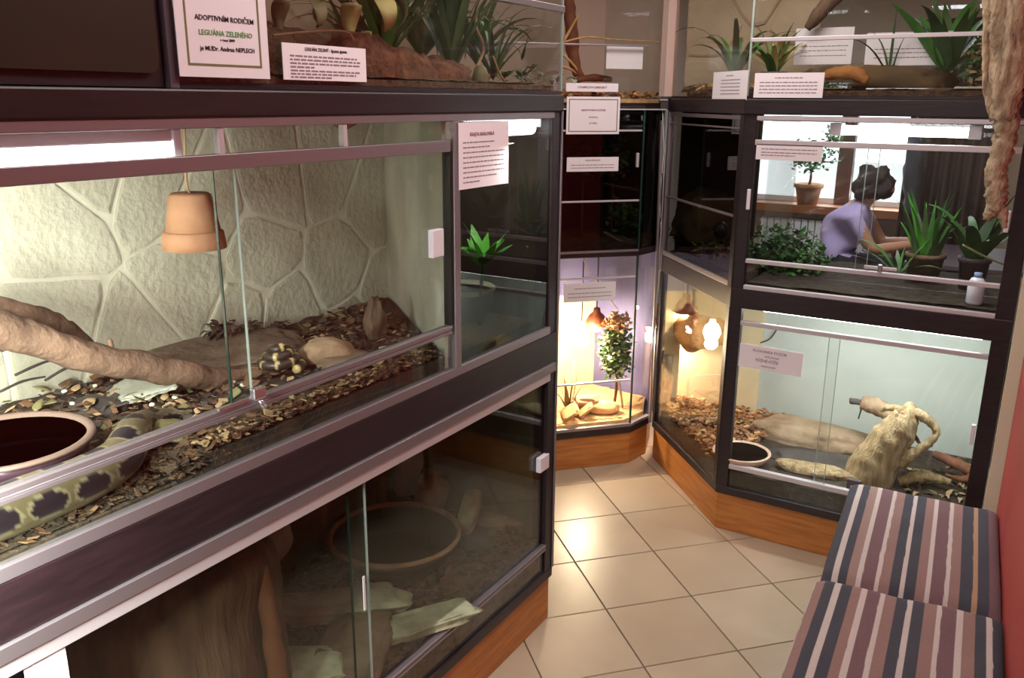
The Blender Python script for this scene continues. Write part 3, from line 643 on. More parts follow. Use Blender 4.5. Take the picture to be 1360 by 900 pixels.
# water bowl
def bowl(name, c, rad, h, label, mo, mr, mw, wl=0.7, thick=0.1, squash=(1, 1), cat='bowl'):
    t = thing(name, label, cat, (c[0], c[1], c[2])); r = rad
    MB().lathe(c, [(r*0.72, 0), (r*0.90, h*0.5), (r*0.97, h*0.86)], 36, squash=squash).lathe(c, [(r*(0.90), h*0.86), (r*0.80, h*0.5), (r*0.62, h*0.15), (0.0, h*0.12)], 36, squash=squash).build('bowl_body', mo, t, smooth=True)
    MB().lathe(c, [(r*0.965, h*0.84), (r, h*0.88), (r*1.0, h*0.96), (r*0.96, h), (r*(1-thick), h*0.97), (r*(0.985-thick), h*0.84)], 40, squash=squash).build('rim', mr, t, smooth=True)
    if mw: MB().lathe(c, [(r*(0.66+0.2*wl), h*wl-0.001), (r*(0.66+0.2*wl), h*wl)], 36, squash=squash).build('water', mw, t)
    return t
c = pZ(8, 584, 1.155); rb = (pZ(128, 570, 1.155)-c).length
bowl('water_bowl', (c.x, c.y, 1.103), rb, 0.055, 'dark glazed water bowl with pinkish worn rim in front of the python', 'bowl', 'bowlrim', 'water', 0.72)
# branches
X0 = -1.60
P_ = [pX(-90, 418, -1.62), pX(-40, 428, -1.61), pX(5, 438, -1.60), pX(60, 455, -1.585), pX(120, 474, -1.57), pX(190, 487, -1.555), pX(250, 498, -1.54), pX(290, 502, -1.53), pX(330, 498, -1.52), pX(395, 492, -1.505)]
t = thing('climbing_branch', 'thick reddish brown climbing branch crossing the bright left tank', 'branch', P_[0])
limb('branch_wood', P_, [pr(p, r) for p, r in zip(P_, (25, 26, 26, 22, 20, 19, 18, 14, 8, 3))], 'bark', t, 0.22, 16, 6, 2)
a = pX(148, 470, -1.565); limb('twig', [a, a+Vector((0.002, 0, 0.018)), a+Vector((0.0, 0, 0.032))], [0.007, 0.006, 0.004], 'bark', t)
P_ = [pX(-80, 398, -1.70), pX(-20, 403, -1.70), pX(20, 412, -1.70), pX(60, 423, -1.70), pX(95, 440, -1.70), pX(122, 456, -1.69)]
tag(limb('branch', P_, [pr(p, r) for p, r in zip(P_, (12, 13, 13, 13, 11, 4))], 'bark', None, 0.3, 12, 6, 5), 'shorter tapering branch above and behind the thick one in the bright left tank', 'branch')
# hanging clay pot
ct, cb_ = pX(252, 256, -1.60), pX(258, 322, -1.60); rt, rbm = pr(ct, 24), pr(cb_, 42)
zb_, zt_ = cb_.z-0.012, ct.z; hh = zt_-zb_; cxy = ((ct.x+cb_.x)/2, (ct.y+cb_.y)/2)
t = thing('hanging_clay_pot', 'terracotta flower pot hanging upside down in the bright left tank', 'pot', (cxy[0], cxy[1], zb_))
MB().lathe((cxy[0], cxy[1], zb_), [(rbm*0.84, hh*0.32), (rt*1.12, hh*0.96), (rt, hh), (0.006, hh)], 36).build('pot_body', 'terracotta', t, smooth=True)
MB().lathe((cxy[0], cxy[1], zb_), [(rbm*0.78, hh*0.3), (rbm*0.86, 0.0), (rbm*0.98, 0.0), (rbm*0.92, hh*0.30), (rbm*0.84, hh*0.33)], 36).build('pot_rim', 'terracotta', t, smooth=True)
limb('string', [(cxy[0], cxy[1], zt_), (cxy[0], cxy[1]-0.006, zt_+0.03), (cxy[0], cxy[1]+0.003, 1.69)], [0.003]*3, 'root', t, 0)
# stones and slabs in the bright tank
def slabby(px_, z, size_px, th, rz, seed, m, label, tilt=(0, 0), sq=0.5, amp=0.22, zc=None, cat='stone', aspect=1.0):
    c = pZ(px_[0], px_[1], z); s = pr(c, size_px); return rockthing('stone', c, (s, s*aspect, th), rz, seed, m, label, cat, tilt, amp, sq)
slabby((300, 466), 1.118, 105, 0.014, 1.1, 3, 'stonebrown', 'broad flat grey-brown stone at the foot of the paved wall behind the branch tip', aspect=0.8)
slabby((190, 513), 1.125, 52, 0.006, 0.5, 8, 'slate', 'pale grey broken slate lying below the middle of the thick branch', (0.15, -0.25), aspect=0.8, amp=0.3)
slabby((436, 470), 1.125, 38, 0.035, 0.9, 11, 'stonetan', 'tan rounded stone left of the pointed rock', (0.1, 0.1), 0.8, 0.2, aspect=0.6)
slabby((462, 478), 1.112, 40, 0.02, 0.9, 13, 'stonebrown', 'low reddish stone in front of the pointed rock', (0, 0), 0.8, 0.2, aspect=0.6)
c = pX(500, 452, -1.53); rockthing('stone', (c.x, c.y, 1.135), (0.032, 0.052, 0.085), 0.4, 17, 'stonebrown', 'pointed upright brown rock by the right end wall of the bright left tank', tilt=(0.1, 0), sq=1.35)
slabby((130, 540), 1.108, 34, 0.008, 0.2, 19, 'darkstone', 'dark flat stone between the round bowl and the slate', (0.1, 0.1), aspect=0.7)
slabby((228, 572), 1.112, 30, 0.016, 0.4, 21, 'leafolive', 'small olive mossy stone close to the sill rail beside the slate', (0, 0.1), 0.8, 0.2, aspect=0.8)
r = random.Random(5); b0 = []
for k in range(60):
    x, y = r.uniform(0, 330), 0; y = 482+r.random()*70-0.12*x*0+(-18 if x > 200 else 0)
    c = pZ(x, y, 1.116); 
    if not (-1.80 < c.x < -1.30) : continue
    if (Vector((c.x, c.y))-Vector((pZ(8, 584, 1.155).x, pZ(8, 584, 1.155).y))).length < rb+0.02: continue
    o = MB().ribbon(c, (math.cos(k*2.1), math.sin(k*2.1)), r.uniform(0.03, 0.055), r.uniform(0.016, 0.03), r.uniform(-0.2, 0.5), r.uniform(0.1, 0.5), 5, twist=r.uniform(-1, 1)).build('dried_leaf', r.choice(['dryleaf', 'dryleaf', 'leafolive', 'darkstone', 'root']), smooth=True, solid=0.0008)
    tag(o, 'curled dry leaf lying on the soil below the thick branch', 'leaf', 'dried leaves in the bright left tank')
for k in range(22):
    x = r.uniform(0, 250); y = r.uniform(485, 545)
    if k > 15: x, y = r.uniform(270, 330), r.uniform(495, 530)
    c = pZ(x, y, 1.116)
    if not (-1.81 < c.x < -1.30) or (Vector((c.x-pZ(8, 584, 1.155).x, c.y-pZ(8, 584, 1.155).y))).length < rb+0.015: continue
    tag(MB().rock(c, (r.uniform(0.004, 0.008), r.uniform(0.004, 0.007), 0.004), k, k, 0.2, 2).build('pebble', 'pebble', smooth=True), 'small white pebble among the dry leaves of the bright left tank', 'pebble', 'white pebbles in the leaf litter')
# dark bark mulch against the back wall
for (x0, x1, y_, lab) in ((272, 380, 437, 'dark leaf heap against the paved wall behind the door gap'), (375, 460, 450, 'smaller dark leaf heap between the paved wall and the tan stone')):
    bq = MB(); r = random.Random(int(x0))
    for k in range(160):
        c = pX(r.uniform(x0, x1), y_+r.uniform(-10, 8), -1.81+r.uniform(0, 0.04)); s = 0.02*r.uniform(0.5, 1.2); c.x += 0.0
        bq.ribbon(c, (math.cos(k), math.sin(k)), s*1.6, s*0.8, 0.5, r.uniform(-0.3, 1.0), 3, mi=r.randrange(3))
    tag(bq.build('leaf_heap', ['dryleaf', 'darkstone', 'soil']), lab, 'litter', kind='stuff')
for k, (a, b_) in enumerate((((20, 498), (95, 472)), ((60, 505), (115, 480)), ((0, 520), (60, 500)))):
    A_, B_ = pX(a[0], a[1], -1.79), pX(b_[0], b_[1], -1.80); tag(limb('twig', [A_, (A_+B_)/2+Vector((0, 0, 0.006)), B_], [0.003, 0.003, 0.002], 'darkstone', None, 0.2, 6), ('thin dark twig leaning on the back wall, longest of three', 'thin dark twig lying just right of the longest one', 'short dark twig nearest the left edge of the picture')[k], 'twig')
# lock on the door rail
a = FL.w(1.075, -0.012, 1.19)
t = thing('door_lock', 'small chromed lock on the sill rail of the bright left tank', 'lock', a)
MB().fb(FL, 1.062, 1.092, -0.022, -0.007, 1.181, 1.205).build('lock_body', 'steel', t, bevel=0.003)
MB().tube([FL.w(1.08, -0.014, 1.178), FL.w(1.085, -0.016, 1.165), FL.w(1.10, -0.012, 1.158)], 0.005, 8).build('lock_barrel', 'steel', t, smooth=True)
MB().fb(FL, 0.985, 1.062, -0.012, -0.007, 1.182, 1.188).build('ratchet_strip', 'steel', t)
# fluorescent fixture
t = thing('fluorescent_lamp', 'lit fluorescent lamp behind the upper rail of the bright left tank', 'lamp', (-1.30, 0.4, 1.64))
MB().fb(FL, -0.30, 0.985, 0.035, 0.10, 1.668, 1.690).build('fixture_body', 'alubright', t, bevel=0.003)
MB().fb(FL, 0.975, 0.992, 0.03, 0.10, 1.638, 1.690).build('end_cap', 'plastic', t, bevel=0.003)
MB().tube([FL.w(-0.29, 0.06, 1.653), FL.w(0.975, 0.06, 1.653)], 0.013, 12).build('tube', 'tube', t, smooth=True)
area('left_tank_tube_light', FL.w(0.35, 0.085, 1.638), (-0.35, 0, -1), 1.2, 0.03, 85, (0.98, 1.0, 0.93)).rotation_euler
bpy.data.objects['left_tank_tube_light'].rotation_euler = Vector((-1.3, 0.15, -1)).to_track_quat('-Z', 'X').to_euler()

# ---- end module of the left cabinet
t = thing('fluorescent_lamp', 'short lit lamp at the top of the dim end tank of the left cabinet', 'lamp', (-1.30, 2.0, 1.66))
MB().fb(FL, 1.86, 2.22, 0.03, 0.09, 1.684, 1.690).build('fixture_body', 'alubright', t)
area('end_tank_tube_light', FL.w(2.04, 0.07, 1.64), (-0.2, 0, -1), 0.03, 0.3, 2.2, (0.98, 1.0, 0.93))
MB().tube([FL.w(1.87, 0.045, 1.662), FL.w(2.21, 0.045, 1.662)], 0.018, 12).build('tube', 'tube', t, smooth=True)
soil('soil', [(-1.30, 1.83), (-1.30, 2.28), (-1.82, 2.28)], 1.042, 1.075, 'mulch', 'dark soil in the dim end tank of the left cabinet', 0.008, 0.03, 4)
c = (-1.50, 2.165, 1.078)
bowl('planter_bowl', c, 0.10, 0.10, 'wide grey planter bowl in the dim end tank of the left cabinet', 'greymul', 'stone', None)
lp = pX(640, 350, -1.38)
blades('leafy_plant', tuple(lp), 17, 0.13, 0.042, 'leafbright', 'bright green leafy plant behind the glass of the dim end tank', 4, rise=(0.5, 1.4), droop=(0, 0.5), mats=['leafbright', 'leafbright', 'leaf'], pot=lambda t: limb('stem', [(lp.x, lp.y, lp.z+0.01), (lp.x-0.01, lp.y+0.01, 1.18), (lp.x-0.02, lp.y+0.02, 1.078)], [0.005, 0.006, 0.008], 'leafdark', t, 0.1, 7))
tag(limb('branch', [pX(724, 372, -1.33), pX(715, 352, -1.33), pX(704, 332, -1.34), pX(700, 322, -1.35)], [0.012, 0.011, 0.009, 0.006], 'root', None, 0.2), 'bare stick leaning at the right end of the dim end tank', 'branch')

# ================================================================== LEFT CABINET, LOWER TIER
soil('soil', [(-1.262, -0.32), (-1.262, 2.285), (-1.835, 2.285), (-1.835, -0.32)], 0.201, 0.30, 'mulch', 'dark wet soil of the large lower left tank', 0.016, 0.03, 6)
scatter('wood_chips', [(-1.27, 0.6), (-1.27, 2.28), (-1.83, 2.28), (-1.83, 0.6)], 0.308, 1800, 0.028, ['soil', 'mulch', 'soil', 'dryleaf', 'mulch'], 'dark damp chips over the soil of the large lower left tank', 7, hump=0.012)
c = pZ(492, 697, 0.40); rb2 = (pZ(584, 690, 0.40)-c).length; c.x = max(c.x, -1.83+rb2); 
bowl('pond_bowl', (c.x, c.y, 0.31), rb2*0.94, 0.10, 'large round dark pond bowl in the lower left tank', 'bowldark', 'stonetan', 'waterblue', 0.82, 0.06)
cf = pZ(558, 688, 0.393); 
fb = MB(); r = random.Random(2)
for k in range(26):
    q = Vector((c.x+0.45*rb2*0.9+r.gauss(0, 0.018), c.y+0.45*rb2*0.6+r.gauss(0, 0.018), 0.3935)); fb.rock(q, (0.007, 0.005, 0.0015), k, k, 0.2, 1)
tag(fb.build('floating_feed', 'pebble'), 'pale feed flakes floating on the water of the pond bowl', 'feed', kind='stuff')
Lw = lambda px_, z, s, th, rz, sd, m, lab, tilt=(0, 0), asp=1.0, sq=0.4, amp=0.25: slabby(px_, z, s, th, rz, sd, m, lab, tilt, sq, amp, aspect=asp)
Lw((440, 803), 0.335, 98, 0.018, 0.75, 31, 'stone', 'long pale green stone slab in front of the pond bowl', (0, 0), 0.32)
Lw((572, 822), 0.325, 68, 0.014, 1.15, 33, 'stone', 'flat grey-green slab close to the sliding track of the lower left tank', (0, 0.05), 0.36)
Lw((402, 893), 0.325, 62, 0.03, 0.6, 35, 'stone', 'pale mossy stone at the bottom edge of the picture beside the cork stump', (0, 0), 0.6)
Lw((470, 862), 0.330, 70, 0.028, 2.0, 37, 'stonebrown', 'dark brown stone between the two green slabs and the mossy stone', (0, 0), 0.6)
c = pX(622, 722, -1.50); rockthing('stone', (c.x, c.y, 0.375), (0.032, 0.075, 0.085), 0.3, 39, 'stone', 'upright leaning grey-green slab right of the pond bowl', tilt=(0.5, 0.25), sq=0.5, amp=0.1)
c = pX(378, 715, -1.72); rockthing('stone', (-1.77, c.y, c.z-0.02), (0.022, 0.075, 0.075), 0.2, 41, 'slate', 'bluish grey slab leaning on the back left of the pond bowl', tilt=(0.2, 0), sq=0.5, amp=0.1)
c = pX(570, 610, -1.80); rockthing('stone', (-1.795, c.y, c.z-0.02), (0.022, 0.20, 0.085), 0.0, 43, 'slate', 'long blue-grey slab standing against the rear behind the pond bowl', tilt=(-0.1, 0.05), sq=0.5, amp=0.1)
c = pX(655, 625, -1.72); rockthing('stone', (-1.72, c.y-0.1, 0.42), (0.04, 0.09, 0.11), 0.1, 45, 'stonebrown', 'large reddish brown slab leaning in the rear right of the lower left tank', tilt=(0.4, 0), sq=0.55)
rockthing('stone', (-1.66, 2.19, 0.40), (0.05, 0.045, 0.10), 0.3, 47, 'stonetan', 'knobbly tan rock in the far right corner of the lower left tank', amp=0.35)
Lw((665, 690), 0.32, 40, 0.03, 0.8, 49, 'stonebrown', 'low brown stone behind the upright leaning slab', (0, 0), 0.7)
rockthing('stone', (-1.44, 2.13, 0.315), (0.05, 0.08, 0.03), 0.8, 51, 'darkstone', 'dark low stone near the right end glass of the lower left tank', amp=0.2)
# cork stump
c = pX(215, 860, -1.56); R_ = pr(c, 150)
P_ = [(c.x, c.y, 0.304), (c.x, c.y, 0.40), (c.x-0.01, c.y+0.01, 0.52), (c.x-0.01, c.y+0.02, 0.62), (c.x, c.y+0.02, 0.72), (c.x, c.y+0.01, 0.78)]
t = thing('cork_bark_stump', 'huge upright piece of dark cork bark in the near end of the lower left tank', 'bark', P_[0])
limb('bark_body', P_, [R_*1.0, R_*0.98, R_*0.97, R_*0.95, R_*0.9, R_*0.75], 'log', t, 0.18, 40, 6, 3)
aa = FL.px(330, 760, 0.2)
for k, (dx, mm) in enumerate(((0.0, 'brownwood'), (0.035, 'log'), (-0.04, 'log'))):
    a_ = 0.55+k*0.28; bx, by = c.x+math.cos(a_)*R_*0.98, c.y+math.sin(a_)*R_*0.98
    limb('bark_strip', [(bx, by, 0.31), (bx+0.01, by, 0.45), (bx, by-0.005, 0.62), (bx-0.01, by, 0.74)], [0.018, 0.022, 0.020, 0.012], mm, t, 0.4, 10, 5, k)
# white strip imitating a glint on the lower sliding door edge
a, z_ = FL.px(484, 810); a2, z2_ = FL.px(482, 765)
tag(MB().fb(FL, a-0.003, a+0.004, -0.003, -0.0005, z_, z2_).build('glint_strip', 'plastic'), 'short white strip imitating a glint on the edge of the lower sliding door', 'glint')

# ================================================================== TANK ON THE LEFT CABINET
soil('soil', [(-1.26, 0.98), (-1.26, 2.29), (-1.78, 2.29), (-1.78, 0.98)], 1.767, 1.785, 'mulch', 'brown soil floor of the planted tank on the left cabinet', 0.01, 0.03, 8)
bq = MB()
for k in range(9):
    q = pX(470+18*k, 88+3.0*k, -1.42-0.01*(k % 3)); bq.rock((q.x, q.y, 1.785), (0.07, 0.08, 0.10-0.008*k), k, k, 0.35, 3)
tag(bq.build('soil_mound', 'redmulch', smooth=True), 'crumbly reddish coir mound under the green plants of the top left tank', 'soil', kind='stuff')
bq = MB()
for k in range(6):
    bq.rock((-1.60, 1.1+0.17*k, 1.80), (0.13, 0.13, 0.13-0.012*k), k, 20+k, 0.35, 3)
tag(bq.build('soil_mound', 'mulch', smooth=True), 'darker brown soil bank at the rear of the top left tank', 'soil', kind='stuff')
r = random.Random(11)
def leafset(name, label, base, specs, cat='plant'):
    t = thing(name, label, cat, base)
    for (d, ln, wd, rise, droop, m, sh) in specs: MB().ribbon(base, d, ln, wd, droop, rise, 8, twist=r.uniform(-0.5, 0.5), shape=sh).build('leaf', m, t, smooth=True)
    return t
b1 = pX(512, 92, -1.55); b1.z = 1.83
leafset('long_leaved_plant', 'dense clump of long arching green leaves in the middle of the top left tank', b1,
        [((math.cos(a), math.sin(a)), r.uniform(0.26, 0.44), r.uniform(0.018, 0.03), r.uniform(0.9, 1.45), r.uniform(0.1, 0.7), r.choice(['leafmid', 'leaf', 'leafmid', 'leafdark']), 0.6) for a in [i*0.26 for i in range(44)]])
b1 = pX(600, 100, -1.45); b1.z = 1.80
leafset('long_leaved_plant', 'taller green strap-leaved plant right of the dense clump in the top left tank', b1,
        [((math.cos(a), math.sin(a)), r.uniform(0.26, 0.42), r.uniform(0.016, 0.028), r.uniform(1.05, 1.5), r.uniform(0.0, 0.4), r.choice(['leafmid', 'leafdark', 'leafmid']), 0.6) for a in [i*0.35 for i in range(32)]])
b1 = pX(655, 92, -1.52); b1.z = 1.80
leafset('long_leaved_plant', 'sparse dark green plant near the top rail end of the top left tank', b1,
        [((math.cos(a), math.sin(a)), r.uniform(0.14, 0.28), 0.018, r.uniform(0.9, 1.45), r.uniform(0.0, 0.5), r.choice(['leafmid', 'leafdark']), 0.5) for a in [i*0.75 for i in range(16)]])
b1 = pX(693, 80, -1.50)
leafset('spike_leaf', 'single dark pointed leaf standing at the far end of the top left tank', b1, [((0.2, 1), 0.075, 0.016, 1.2, 0.0, 'leafdark', 0.3)], 'leaf')
# cream wilted leaves
cl = [((498, 8), 0.10, 0.055), ((520, 5), 0.09, 0.045), ((470, 18), 0.10, 0.05), ((438, 8), 0.08, 0.04), ((488, 55), 0.09, 0.03), ((408, 10), 0.08, 0.05), ((455, 40), 0.07, 0.025), ((378, 14), 0.09, 0.04)]
for k, (q, ln, wd) in enumerate(cl):
    b1 = pX(q[0], q[1]-14, -1.40-0.012*k)
    o = MB().ribbon(b1, (math.cos(k*1.3), math.sin(k*1.3)), ln, wd, 0.8, -0.6, 8, twist=r.uniform(-1, 1), fold=0.3).build('wilted_leaf', ['leafcream', 'leafolive', 'leafcream', 'leafolive'][k % 4], smooth=True, solid=0.001)
    tag(o, ['large cream cupped leaf directly left of the green strap plants', 'cream curled leaf rightmost of the wilted ones, touching the green clump', 'olive folded leaf above the right half of the small info card', 'cream folded leaf above the middle of the small info card', 'narrow olive wilted leaf hanging lowest, at the right edge of the small info card', 'broad olive wilted leaf above the left half of the small info card', 'small olive wilted leaf just over the stalk above the small info card', 'olive wilted leaf nearest the large certificate'][k], 'leaf', 'wilted leaves in the top left tank')
P_ = [pX(362, 47, -1.38), pX(400, 43, -1.38), pX(440, 41, -1.38), pX(463, 44, -1.38), pX(472, 60, -1.38)]
tag(limb('stalk', P_, [0.0028]*5, 'root', None, 0.1, 7), 'long thin pale stalk above the small info card in the top left tank', 'stalk')
P_ = [pX(622, 105, -1.36), pX(635, 85, -1.37), pX(642, 62, -1.38), pX(632, 30, -1.40), pX(640, -10, -1.42)]
tag(limb('root', P_, [0.004]*5, 'root', None, 0.2, 7), 'wavy pale root rising at the right of the coir mound', 'root')
P_ = [pX(655, 75, -1.35), pX(665, 100, -1.34), pX(680, 116, -1.33), pX(688, 112, -1.33)]
tag(limb('root', P_, [0.003]*4, 'root', None, 0.2, 7), 'curved hanging root near the far end of the top left tank', 'root')
for k, (q, n_l, ln, wd, lab) in enumerate((((560, 82), 26, 0.34, 0.030, 'broad green arching plant behind the dense clump in the top left tank'), ((632, 80), 22, 0.30, 0.026, 'thick green tuft behind the taller strap plant in the top left tank'), ((470, 70), 14, 0.24, 0.022, 'short green tuft behind the cream wilted leaves in the top left tank'))):
    b1 = pX(q[0], q[1], -1.62); b1.z = 1.85
    leafset('long_leaved_plant', lab, b1, [((math.cos(a), math.sin(a)), ln*r.uniform(0.7, 1.2), wd*r.uniform(0.8, 1.2), r.uniform(0.8, 1.45), r.uniform(0.2, 0.9), r.choice(['leafmid', 'leaf', 'leafmid', 'leafdark', 'leafolive']), 0.6) for a in [i*0.41 for i in range(n_l)]])
c = pX(638, 103, -1.33); rockthing('cactus', (c.x, c.y, 1.80), (0.018, 0.022, 0.032), 0, 3, 'leafolive', 'rounded green succulent pad at the right foot of the coir mound', 'plant', amp=0.1, sq=0.9)
b1 = MB(); bm_ = pX(690, 112, -1.5)
for k in range(60):
    q = Vector((-1.5+r.gauss(0, 0.07), bm_.y+r.gauss(0, 0.12), 1.79+abs(r.gauss(0, 0.02)))); b1.ribbon(q, (math.cos(k), math.sin(k)), 0.05, 0.02, 0.4, r.uniform(0, 1), 4, mi=k % 3)
tag(b1.build('ground_leaves', ['leafdark', 'dryleaf', 'leafmid']), 'tangle of low leaves and litter at the far end of the top left tank', 'plant', kind='stuff')

# ================================================================== MIDDLE CABINET
def fmp(F, x, y, d): return hit(x, y, F.d, F.d.dot(F.o)+d)
mi = [tuple(FM.w(0.03, 0.02, 0)[:2]), tuple(FM.w(ML-0.03, 0.02, 0)[:2]), (ms.x-0.03, ms.y), (-1.63, 4.03), (-1.97, 4.07), tuple(FM.w(0.03, 0.48, 0)[:2])]
soil('sand', mi, 0.201, 0.232, 'sand', 'warm lit sand floor of the narrow corner tank', 0.008, 0.03, 10, 'sand')
c = fmp(FM, 800, 540, 0.14); rockthing('stone', (c.x, c.y, 0.258), (0.085, 0.055, 0.032), 0.6, 60, 'stonewarm', 'smooth low tan stone at the right front of the narrow corner tank', sq=0.8, amp=0.1)
c = fmp(FM, 757, 544, 0.10); rockthing('stone', (c.x, c.y, 0.262), (0.012, 0.07, 0.045), 0.6, 61, 'stonewarm', 'thin sunlit stone slab leaning at the left of the narrow corner tank', tilt=(0.0, 0.9), sq=0.5)
c = fmp(FM, 776, 541, 0.12); rockthing('stone', (c.x, c.y, 0.262), (0.012, 0.06, 0.045), 0.6, 62, 'stonewarm', 'second thin slab leaning beside the sunlit one in the narrow corner tank', tilt=(0.0, 0.9), sq=0.5)
c = fmp(FM, 778, 521, 0.17); rockthing('stone', (c.x, c.y, 0.285), (0.07, 0.045, 0.03), 0.6, 63, 'terracotta', 'reddish stone lying across the leaning slabs of the narrow corner tank', amp=0.3)
r = random.Random(21)
bc = fmp(FM, 818, 466, 0.20)
bq = thing('climbing_plant', 'tall bushy green plant lit from the left in the narrow corner tank', 'plant', (bc.x, bc.y, 0.24))
b = MB(); leafball(b, bc, (0.085, 0.085, 0.16), 1500, 0.030, r, 3, 0.2); b.build('foliage', ['leafdark', 'leafmid', 'leafolive'], bq, kind='stuff')
b = MB(); leafball(b, bc+Vector((0, 0, 0.15)), (0.07, 0.07, 0.04), 330, 0.028, r, 2, 0.3); b.build('dry_tips', ['terracotta', 'chipslight'], bq, kind='stuff')
limb('stem', [(bc.x, bc.y, 0.235), (bc.x+0.01, bc.y, 0.34), bc], [0.008, 0.007, 0.005], 'brownwood', bq)
limb('stem', [(bc.x+0.05, bc.y, 0.235), (bc.x+0.03, bc.y, 0.34), bc+Vector((-0.03, 0, 0.04))], [0.006, 0.005, 0.004], 'root', bq)
c = fmp(FM, 756, 500, 0.22)
blades('dry_grass_tuft', (c.x, c.y, 0.24), 14, 0.22, 0.012, 'leafolive', 'dry grassy tuft behind the leaning slabs of the narrow corner tank', 9, rise=(1.0, 1.5), droop=(0, 0.3), mats=['leafolive', 'root', 'brownwood'])
# heat lamp
def heatlamp(c, label, power, shade=True, aim=(0, 0, -1), size=0.05, top=1.045, k=1.0):
    t = thing('heat_lamp', label, 'lamp', c)
    MB().lathe((c[0], c[1], c[2]), [(0.0, -0.028*k), (0.020*k, -0.022*k), (0.028*k, 0.0), (0.022*k, 0.022*k), (0.012, 0.036*k), (0.012, 0.045*k)], 20).build('bulb', 'bulb', t, smooth=True)
    if shade: MB().lathe((c[0], c[1], c[2]), [(0.055, 0.005), (0.052, 0.03), (0.035, 0.06), (0.018, 0.075), (0.016, 0.095), (0.0, 0.097)], 24).build('lamp_shade', 'lampred', t, smooth=True, solid=0.002)
    MB().tube([(c[0], c[1], c[2]+0.09), (c[0], c[1], top)], 0.003, 6).build('cord', 'rubber', t)
    l = bpy.data.lights.new('heat_light', 'POINT'); l.energy = power; l.color = (1.0, 0.78, 0.55); l.shadow_soft_size = 0.03
    o = bpy.data.objects.new('heat_light', l); C.objects.link(o); o.location = (c[0], c[1], c[2]-0.06)
    return t
c = fmp(FM, 772, 452, 0.22); heatlamp((c.x, c.y, c.z+0.01), 'glowing heat lamp at the left inside the narrow corner tank', 15.0, shade=False, k=1.5)
c = fmp(FM, 792, 433, 0.30); heatlamp((c.x, c.y, c.z), 'smaller glowing heat lamp behind the first in the narrow corner tank', 6)
P_ = [fmp(FM, 772, 338, 0.1), fmp(FM, 785, 365, 0.12), fmp(FM, 808, 395, 0.14), fmp(FM, 822, 412, 0.15)]
tag(limb('wire', P_, [0.002]*4, 'root', None, 0, 6), 'thin slanting pale wire in front of the violet back of the narrow corner tank', 'wire')
# upper tier of the middle cabinet: dim planting
mi2 = mi
soil('soil', mi2, 1.076, 1.10, 'mulch', 'dark soil in the dim upper tier of the narrow corner cabinet', 0.008, 0.04, 12)
for k, (px_, mm, lab) in enumerate((((775, 215), ['brownwood', 'leafdark'], 'dim reddish green bush behind the framed certificate'), ((815, 210), ['leafdark', 'leafmid'], 'dim green bush right of the reddish one behind the certificate'), ((828, 298), ['leafdark', 'leafmid', 'leaf'], 'low green plant in the lower half of the dim upper tier'))):
    c = fmp(FM, px_[0], px_[1], 0.22); c.z = max(c.z, 1.2)
    bush('bush', tuple(c), (0.09, 0.09, 0.10), 260, 0.035, mm, lab, 30+k, stem=([(c.x, c.y, 1.1), tuple(c)], [0.006, 0.004]))
P_ = [fmp(FM, 803, 308, 0.1), fmp(FM, 820, 318, 0.1), fmp(FM, 838, 326, 0.08)]
tag(limb('branch', P_, [0.004, 0.005, 0.004], 'root'), 'thin dim branch lying at the bottom right of the upper tier of the narrow cabinet', 'branch')
# tank on top of it
soil('bark_bed', mi, 1.731, 1.752, 'sand', 'orange-brown bark bed of the tank on the narrow cabinet', 0.01, 0.03, 14, 'bark')
scatter('wood_chips', mi, 1.757, 420, 0.035, ['chips', 'chipslight', 'brownwood'], 'loose orange bark chips in the tank on the narrow cabinet', 22, hump=0.02)
P_ = [fmp(FM, 752, -20, 0.20), fmp(FM, 757, 20, 0.20), fmp(FM, 760, 60, 0.19), fmp(FM, 765, 90, 0.18), fmp(FM, 774, 106, 0.17)]
t = thing('climbing_branch', 'upright forked orange-brown branch at the left of the tank on the narrow cabinet', 'branch', P_[-1])
limb('branch_wood', P_, [pr(p, q) for p, q in zip(P_, (8, 8, 9, 7, 5))], 'brownwood', t, 0.35)
for q in (((748, 56), (768, 20)), ((745, 70), (774, 104)), ((746, 88), (768, 100))):
    a, b_ = fmp(FM, *q[0], 0.15), fmp(FM, *q[1], 0.17); limb('twig', [a, (a+b_)/2+Vector((0.004, 0, 0.006)), b_], [0.006, 0.006, 0.004], 'chipslight', t, 0.3, 8)
P_ = [fmp(FM, 748, 56, 0.12), fmp(FM, 780, 49, 0.12), fmp(FM, 810, 52, 0.12), fmp(FM, 880, 56, 0.14)]
tag(limb('stick', P_[:4], [0.005, 0.004, 0.0035, 0.003], 'chipslight', None, 0.2, 7), 'thin pale stick lying level across the tank on the narrow cabinet', 'branch')
c = fmp(FM, 800, 106, 0.12); tag(limb('bark_piece', [fmp(FM, 765, 106, 0.13), fmp(FM, 790, 103, 0.13), fmp(FM, 812, 106, 0.13)], [0.012, 0.018, 0.01], 'brownwood'), 'dark brown bark piece on the bark bed above the narrow cabinet', 'bark')
sign(FM, (806, 59), (853, 92), 'blank white paper taped inside the tank above the narrow cabinet', d=0.03)

